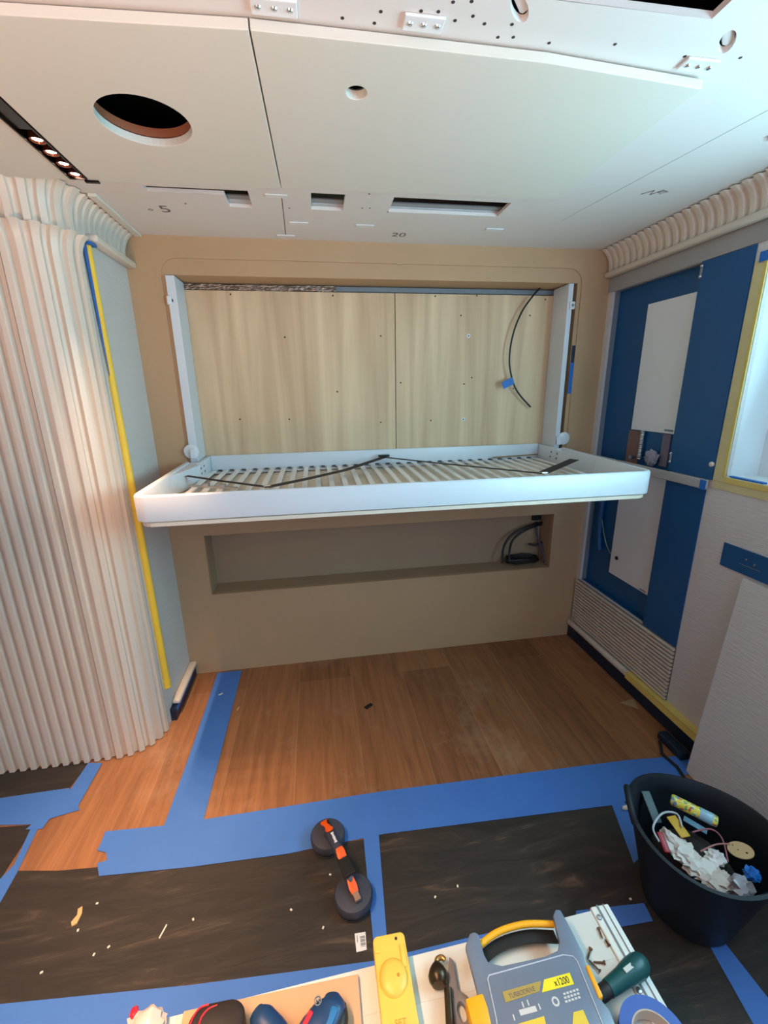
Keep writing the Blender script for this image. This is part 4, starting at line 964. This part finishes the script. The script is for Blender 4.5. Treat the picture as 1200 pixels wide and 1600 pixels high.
# MDF offcut under the power tools
q = [T(290, 1567, ZB+0.01), T(560, 1534, ZB+0.01)]
r = MB().box(q[0].x, q[1].x, 0.10, (q[0].y+q[1].y)/2, ZB+0.0005, ZB+0.011, 0.001).build('mdf_offcut', plain('orange_tan_board', srgb(206, 160, 122), 0.7, var=0.05), loc=(0, 0.3, ZB)); tag(r, 'tan board offcut under the blue power tools', 'board')
# clear bag with red at left
p = T(206, 1590, ZB+0.02)
bg = empty('plastic_bag', (p.x, p.y, ZB)); tag(bg, 'clear plastic bag with red top at the far left of the platform', 'bag')
crumple((p.x+0.028, p.y-0.015, ZB+0.016), 0.034, 0.026, 0.014, 0.4, 41).build('film', plain('clear_film', srgb(206, 186, 176), 0.2, var=0.1, scale=30), bg, smooth=True)
crumple((p.x+0.002, p.y+0.006, ZB+0.021), 0.007, 0.009, 0.008, 0.4, 42).build('red_corner', plain('red_film', srgb(206, 40, 60), 0.4), bg, smooth=True)

# yellow blow-moulded case lying along the platform edge
yc = empty('yellow_case', (0.09, 0.55, ZB)); tag(yc, 'long yellow moulded plastic case with round bulges beside the toolbox', 'case')
ym = plain('yellow_plastic', srgb(236, 196, 84), 0.4, var=0.05, scale=5)
zt = ZB+0.040
e0, e1, e2, e3 = T(580, 1458, zt), T(632, 1452, zt), T(592, 1610, zt), T(650, 1610, zt)
xc = (e0.x+e1.x+e2.x+e3.x)/4+0.004; wy = 0.034
ytop = (e0.y+e1.y)/2
MB().plate(rrect(xc-wy, xc+wy, 0.20, ytop, 0.010), [], 'xy', ZB+0.0005, zt-0.008, 0.003).build('shell', ym, yc, smooth=True)
mb = MB()
dome = [(0.031, 0.0), (0.030, 0.004), (0.026, 0.0075), (0.018, 0.010), (0.008, 0.0112), (0, 0.0115)]
pc1 = T(613, 1524, zt)
mb.lathe(dome, (xc-0.001, pc1.y, zt-0.009), 36, sx=0.92, sy=1.0).build('bulge', ym, yc, smooth=True)
MB().lathe(dome, (xc-0.001, pc1.y-0.105, zt-0.009), 36, sx=0.92, sy=1.0).build('bulge', ym, yc, smooth=True)
MB().box(xc+0.020, xc+0.030, pc1.y+0.012, ytop-0.022, zt-0.0085, zt-0.005, 0.002).build('moulded_rib', ym, yc, smooth=True)
MB().box(xc-0.033, xc-0.022, ytop-0.030, ytop-0.022, zt-0.0085, zt-0.005, 0.002).build('moulded_rib', ym, yc, smooth=True)
MB().lathe([(0, 0), (0.003, 0), (0.003, 0.0006), (0, 0.0006)], (xc+0.015, ytop-0.011, zt-0.0078), 12).build('hole', M['hole'], yc)
MB().lathe([(0, 0), (0.003, 0), (0.003, 0.0008), (0, 0.0008)], (xc+0.008, pc1.y-0.002, zt+0.0022), 10).build('mark', plain('amber_mark', srgb(196, 140, 50), 0.5), yc)
text('SET', 0.014, plain('amber_lettering', srgb(190, 138, 44), 0.5), yc, frame((xc, T(618, 1601, zt).y, zt+0.0015), (1, 0, 0), (0, 1, 0.1)))

# power tools on the tan board
def tool_body(pts, rads, mat, name, parent, flat=1.0, seg=20):
    mb = MB().tube(smooth_path([Vector(p) for p in pts], 5), 0.01, seg)
    mb.bm.free(); mb = MB(); P_ = smooth_path([Vector(p) for p in pts], 5)
    R__ = []
    for i in range(len(P_)):
        t = i/5; a = int(min(t, len(rads)-2)); f_ = min(1.0, t-a); f_ = f_*f_*(3-2*f_); R__.append(rads[a]*(1-f_)+rads[a+1]*f_)
    mb.tube(P_, R__, seg); zc = sum(p[2] for p in pts)/len(pts)
    for v in mb.bm.verts: v.co.z = zc+(v.co.z-zc)*flat
    return mb.build(name, mat, parent, smooth=True)
bluem = plain('deep_blue_tool_plastic', srgb(28, 62, 104), 0.4, var=0.05); bluel = plain('light_blue_tool_stripe', srgb(40, 112, 170), 0.4); redm = plain('red_accent', srgb(216, 40, 56), 0.35)
blk = plain('warm_black_rubber', srgb(38, 30, 28), 0.5, var=0.1)
zt_ = ZB+0.011
# black and red battery end of a drill
t1 = empty('cordless_drill', (-0.20, 0.50, zt_)); tag(t1, 'black and red ended cordless tool with blue body at the bottom of the photo', 'power tool')
p1 = T(345, 1590, ZB+0.05)
mb = MB().plate(rrect(p1.x-0.058, p1.x+0.044, 0.42, p1.y+0.022, 0.030, 8), [], 'xy', zt_+0.001, ZB+0.060, 0.010)
mb.build('battery', blk, t1, smooth=True)
for k_ in range(2):
    xx = p1.x-0.050+0.016*k_; yy_ = p1.y+0.016
    MB().tube(smooth_path([Vector((xx, yy_-0.055, ZB+0.060)), Vector((xx, yy_-0.02, ZB+0.0605)), Vector((xx+0.010, yy_-0.002-0.004*k_, ZB+0.0595)), Vector((xx+0.026, yy_+0.002-0.004*k_, ZB+0.058))]), 0.0017, 8).build('red_line', redm, t1, smooth=True)
p2 = T(408, 1582, ZB+0.055)
tool_body([(p2.x-0.010, p2.y+0.006, ZB+0.045), (p2.x+0.004, p2.y-0.010, ZB+0.045), (p2.x+0.034, p2.y-0.040, ZB+0.045), (p2.x+0.036, p2.y-0.075, ZB+0.045)], [0.014, 0.024, 0.024, 0.020], bluem, 'body', t1)
# blue tool with round emblem
t2 = empty('cordless_screwdriver', (-0.03, 0.5, zt_)); tag(t2, 'blue cordless tool with round silver emblem and red switch on the tan board', 'power tool')
za = ZB+0.050
h0 = T(516, 1556, za); h1 = T(482, 1625, za)
tool_body([(h0.x+0.004, h0.y+0.006, za-0.012), (h0.x, h0.y-0.014, za-0.012), ((h0.x+h1.x)/2, (h0.y+h1.y)/2-0.01, za-0.012), (h1.x, h1.y, za-0.012), (h1.x-0.003, h1.y-0.05, za-0.012)], [0.014, 0.030, 0.033, 0.030, 0.028], bluem, 'body', t2, 0.8)
ax_ = (h1-h0); ax_.z = 0; ax_.normalize(); sd = Vector((-ax_.y, ax_.x, 0))
tp0 = T(518, 1562, za+0.012)
em = T(494, 1563, za+0.012)
e_ = MB().lathe([(0.0055, 0), (0.0072, 0), (0.0072, 0.0022), (0.0055, 0.0022), (0.0055, 0)], (em.x+0.003, em.y, za+0.0085), 24).build('emblem', M['chrome'], t2)
MB().obox((em.x+0.003, em.y, za+0.0098), Vector((1, 0, 0)), Vector((0, 1, 0)), Z_, 0.0035, 0.0008, 0.0008).obox((em.x+0.0005, em.y, za+0.0098), Vector((0, 1, 0)), Vector((1, 0, 0)), Z_, 0.0036, 0.0008, 0.0008).obox((em.x+0.0055, em.y, za+0.0098), Vector((0, 1, 0)), Vector((1, 0, 0)), Z_, 0.0036, 0.0008, 0.0008).build('emblem_bar', M['chrome'], e_)
rs0 = T(487, 1579, za+0.012); rs1 = T(474, 1604, za+0.012)
d = (rs1-rs0); L_ = d.length; d.normalize()
MB().obox((rs0+rs1)/2-Vector((0, 0, 0.003)), d, Vector((-d.y, d.x, 0)), Z_, L_/2, 0.0045, 0.004, 0.002).build('red_switch', redm, t2)
bs0 = T(526, 1570, za+0.012); bs1 = T(510, 1612, za+0.012); d = (bs1-bs0); L_ = d.length; d.normalize()
MB().obox((bs0+bs1)/2-Vector((0.003, 0, 0.006)), d, Vector((-d.y, d.x, 0)), Z_, L_/2, 0.008, 0.006, 0.004).build('light_stripe', bluel, t2, smooth=True)
bk = T(535, 1580, za-0.01)
tool_body([(bk.x-0.002, bk.y+0.012, za-0.014), (bk.x-0.006, bk.y-0.01, za-0.014), (bk.x-0.018, bk.y-0.05, za-0.014)], [0.010, 0.016, 0.016], M['black'], 'side_grip', t2)

# organiser box with handle
og = empty('organiser_box', (0.34, 0.45, ZB)); tag(og, 'grey transparent screw organiser box with yellow clasps and yellow labels', 'toolbox')
ZO = ZB+0.055
def O(px, py, dz=0.0): return T(px, py, ZO+dz)
ogm = plain('smoky_lid_plastic', srgb(112, 126, 146), 0.25, var=0.06, scale=8); ogl = plain('pale_edge_line', srgb(190, 200, 214), 0.4)
ogd = plain('dark_organiser_base', srgb(46, 50, 56), 0.45); clasp = plain('orange_yellow_clasp', srgb(250, 176, 20), 0.45)
outl = [O(*t) for t in ((734, 1458), (741, 1455), (748, 1459), (757, 1492), (764, 1504), (785, 1508), (850, 1494), (872, 1484), (874, 1470), (864, 1430), (868, 1420), (876, 1421), (892, 1450), (911, 1488), (917, 1512), (938, 1560), (954, 1578), (966, 1612), (990, 1690), (780, 1740), (758, 1625), (745, 1545), (727, 1478))]
MB().plate([(v.x, v.y) for v in outl], [], 'xy', ZO-0.014, ZO, 0.003).build('lid', ogm, og, smooth=True)
outb = [O(*t) for t in ((757, 1512), (785, 1514), (850, 1500), (880, 1489), (905, 1492), (912, 1515), (960, 1612), (984, 1690), (784, 1740), (762, 1625), (750, 1560))]
MB().plate([(v.x, v.y) for v in outb], [], 'xy', ZB+0.001, ZO-0.0145, 0.003).build('base', ogd, og)
inl = [O(*t, 0.0005) for t in ((762, 1530), (764, 1524), (880, 1492), (895, 1494), (902, 1502), (962, 1650))]
MB().tube([Vector((v.x, v.y, ZO+0.0006)) for v in inl], 0.0011, 6).tube([Vector((v.x, v.y, ZO+0.0006)) for v in [inl[0], O(775, 1590), O(785, 1650)]], 0.0011, 6).build('raised_line', ogl, og)
HP = [O(738, 1478), O(775, 1448), O(820, 1434), O(866, 1434)]
for v in HP: v.z = ZO-0.020
MB().tube(smooth_path([Vector((v.x, v.y, v.z)) for v in HP], 6), 0.0062, 10).build('carry_handle', clasp, og, smooth=True)
HQ = [O(752, 1492), O(785, 1464), O(825, 1450), O(868, 1448)]
mb = MB(); hp = smooth_path([Vector((v.x, v.y-0.010, ZO-0.026)) for v in HP], 6)
rows = [[(p.x, p.y+0.008, p.z-0.008), (p.x, p.y-0.015, p.z-0.008)] for p in hp]; mb.grid(rows, (0, 0, -0.004)); mb.build('handle_grip', M['black'], og)
def fr_o(px, py, px2, py2, dz=0.0004):
    a = O(px, py, dz); b_ = O(px2, py2, dz); return frame(((a.x+b_.x)/2, (a.y+b_.y)/2, ZO+dz), (b_-a), Vector((0, 1, 0)))
def quad_o(pts, mat, name, z0=0.0002, z1=0.0008, parent=None):
    P_ = [O(*t) for t in pts]; return MB().plate([(v.x, v.y) for v in P_], [], 'xy', ZO+z0, ZO+z1).build(name, mat, parent or og)
yl = plain('bright_yellow_label', srgb(240, 226, 30), 0.5); kl = plain('khaki_label', srgb(170, 150, 74), 0.6); yl2 = plain('dull_yellow_label', srgb(226, 200, 60), 0.5)
lb = quad_o(((785, 1550), (845, 1533), (843, 1549), (790, 1567)), kl, 'khaki_label')
text('TURBODRIVE', 0.0098, M['pencil'], lb, fr_o(790, 1559, 841, 1543, 0.001), sx=0.9)
lb = quad_o(((850, 1531), (890, 1520), (897, 1538), (847, 1551)), yl, 'yellow_label')
text('x1200', 0.0145, M['black'], lb, fr_o(864, 1537, 891, 1530, 0.001), sx=0.85)
quad_o(((810, 1600), (850, 1588), (856, 1612), (812, 1622)), yl2, 'yellow_label')
quad_o(((896, 1582), (911, 1578), (922, 1604), (894, 1610)), yl2, 'yellow_label')
prn = MB()
for r_ in range(3):
    for c__ in range(5):
        v = O(882+5*c__+1.5*r_, 1553-1.6*c__+6*r_); prn.box(v.x-0.0025, v.x+0.0022, v.y-0.0015, v.y+0.0015, ZO+0.0002, ZO+0.0006)
v = O(868, 1565); MB().lathe([(0.004, 0.0003), (0.007, 0.0003), (0.007, 0.0006), (0.004, 0.0006)], (v.x, v.y, ZO), 18).build('printed_ring', plain('pale_print', srgb(206, 208, 206), 0.5), og)
pm_ = plain('pale_symbol_print', srgb(206, 208, 206), 0.5)
prn.build('printed_figures', pm_, og); prn = MB()
a, b_ = O(812, 1583), O(838, 1576); d = (b_-a).normalized()
prn.obox(((a.x+b_.x)/2, (a.y+b_.y)/2, ZO+0.0005), d, Vector((-d.y, d.x, 0)), Z_, (b_-a).length/2, 0.0038, 0.0003)
for tt in ((817, 1570), (825, 1567), (843, 1573), (803, 1590)): v = O(*tt); prn.box(v.x-0.0012, v.x+0.0012, v.y-0.004, v.y+0.004, ZO+0.0002, ZO+0.0006)
prn.build('printed_screw_symbol', pm_, og)
def clasp_at(pts, z0, z1, name):
    P_ = [O(*t) for t in pts]; c0 = P_[0]
    return MB().plate([(v.x, v.y) for v in P_], [], 'xy', z0, z1, 0.003).build(name, clasp, og, smooth=True)
clasp_at(((727, 1562), (754, 1553), (762, 1575), (770, 1612), (742, 1618)), ZO-0.030, ZO+0.004, 'clasp')
clasp_at(((914, 1509), (920, 1508), (943, 1558), (936, 1562)), ZO-0.020, ZO+0.003, 'clasp')

# green screwdriver handle across the edge rail
gs = empty('green_screwdriver', (0.55, 0.52, ZB)); tag(gs, 'dark green screwdriver with fat handle lying over the platform edge', 'screwdriver')
zg = ZB+0.026
g0 = T(1005, 1503, zg); g1 = T(950, 1545, zg); g2 = T(925, 1568, zg)
gm_ = plain('petrol_green_plastic', srgb(14, 74, 76), 0.4, var=0.05)
d = (g1-g0).normalized(); L_ = (g1-g0).length
MB().lathe([(0, -0.006), (0.012, -0.004), (0.018, 0.004), (0.0205, 0.016), (0.020, 0.035), (0.0165, 0.06), (0.014, L_), (0, L_)], g0, 24, d).build('handle', gm_, gs, smooth=True)
MB().lathe([(0, 0), (0.013, 0), (0.013, 0.02), (0.008, 0.035), (0, 0.036)], g1, 20, d).build('collar', M['black'], gs, smooth=True)
MB().lathe([(0, 0.036), (0.003, 0.036), (0.003, 0.045), (0, 0.045)], g1, 12, d).build('blade', M['grey'], gs)
sdv = d.cross(Z_).normalized(); up = sdv.cross(d)
lbp = g0.lerp(g1, 0.45)+Z_*0.0182
MB().obox(lbp, d, Vector((-d.y, d.x, 0)), Z_, 0.012, 0.004, 0.0012).build('name_patch', plain('pale_patch', srgb(196, 202, 196), 0.5), gs)
# blue tape roll
zr = ZB+0.030
rc_ = T(1006, 1602, zr); rl = T(955, 1590, zr); RR = 0.060
rl_ = empty('tape_roll', (rc_.x, rc_.y, ZB)); tag(rl_, 'roll of blue masking tape lying at the bottom edge of the photo', 'tape roll')
rc_.x = rl.x+RR+0.002; rc_.y = T(1000, 1552, zr).y-RR
MB().lathe([(0.040, 0.0045), (RR, 0.0045), (RR, 0.030), (0.040, 0.030), (0.040, 0.0045)], (rc_.x, rc_.y, ZB), 56).build('tape_winding', plain('roll_blue', srgb(62, 96, 176), 0.5), rl_, smooth=True)
MB().lathe([(0.0375, 0.0045), (0.0398, 0.0045), (0.0398, 0.0305), (0.0375, 0.0305), (0.0375, 0.0045)], (rc_.x, rc_.y, ZB), 56).build('cardboard_core', plain('core_card', srgb(190, 176, 160), 0.7), rl_, smooth=True)
# loose screws
def screw(px, py, px2, py2, label, z=ZB+0.0035):
    a = T(px, py, z); b_ = T(px2, py2, z); d = (b_-a).normalized(); L_ = (b_-a).length
    r = empty('screw', tuple(a)); tag(r, label, 'screw')
    MB().lathe([(0, 0), (0.0042, 0), (0.0024, 0.003), (0, 0.003)], a, 12, d).build('head', M['screwbrown'], r)
    pr_ = [(0, 0.003)]; n = 16
    for i in range(n): pr_.append((0.0020 if i % 2 else 0.0014, 0.004+(L_-0.008)*i/n))
    pr_.append((0, L_)); MB().lathe(pr_, a, 8, d).build('shank', M['screwbrown'], r)
screw(923, 1482, 918, 1500, 'short rusty screw pointing up by the organiser, topmost of the crossed screws'[:200])
screw(938, 1518, 918, 1498, 'dark screw lying diagonally, lowest of the crossed screws by the organiser')
screw(945, 1504, 926, 1503, 'rusty screw lying level across the other two by the organiser')
screw(935, 1450, 942, 1468, 'reddish screw alone against the edge rail, upper one', ZB+0.003)
screw(952, 1478, 944, 1466, 'dark screw against the edge rail just below the reddish one', ZB+0.003)
# valve / hinge like metal tool and grey clip beside the yellow case
bt = empty('door_knob', (0.18, 0.58, ZB)); tag(bt, 'dark round metal knob with brass stem standing beside the yellow case', 'knob')
k0 = T(686, 1538, ZB+0.02)
brass = plain('aged_brass', srgb(186, 140, 84), 0.3, 0.8, var=0.15, scale=40); dkm = plain('tarnished_metal', srgb(72, 60, 46), 0.3, 0.7, var=0.3, scale=30)
MB().lathe([(0, 0), (0.014, 0.001), (0.019, 0.008), (0.020, 0.016), (0.016, 0.026), (0.009, 0.034), (0.004, 0.038), (0, 0.038)], (k0.x, k0.y-0.003, ZB+0.0205), 28, Vector((0.1, 1.0, 0.0))).build('ball', dkm, bt, smooth=True)
s0 = T(694, 1518, ZB+0.03); s1_ = T(687, 1500, ZB+0.03)
MB().tube([s0+Vector((0, 0, -0.01)), s1_+Vector((0, 0, -0.012))], 0.0026, 10).build('stem', M['chrome'], bt, smooth=True)
hk = smooth_path([T(682, 1508, ZB+0.02), T(683, 1499, ZB+0.02), T(690, 1496, ZB+0.02), T(695, 1500, ZB+0.02)])
MB().tube(hk, 0.0048, 10).build('brass_hook', brass, bt, smooth=True)
s2_ = T(700, 1545, ZB+0.02); s3_ = T(706, 1640, ZB+0.02)
MB().tube([s2_, s3_], [0.008, 0.009], 12).build('shaft', dkm, bt, smooth=True)
gc = empty('grey_clip', (0.23, 0.56, ZB)); tag(gc, 'grey plastic tool with round eye between the metal knob and organiser', 'plastic tool')
zc_ = ZB+0.014
gp = [T(*t, zc_) for t in ((702, 1494), (709, 1500), (716, 1545), (731, 1556), (738, 1580), (733, 1606), (728, 1640), (712, 1640), (707, 1590), (702, 1560), (700, 1520))]
ep = T(722, 1580, zc_)
MB().plate([(v.x, v.y) for v in gp], [circ(ep.x, ep.y, 0.0085, 20, 0.014)], 'xy', ZB+0.001, zc_, 0.002).build('body', plain('mid_grey_plastic', srgb(132, 128, 130), 0.45), gc, smooth=True)
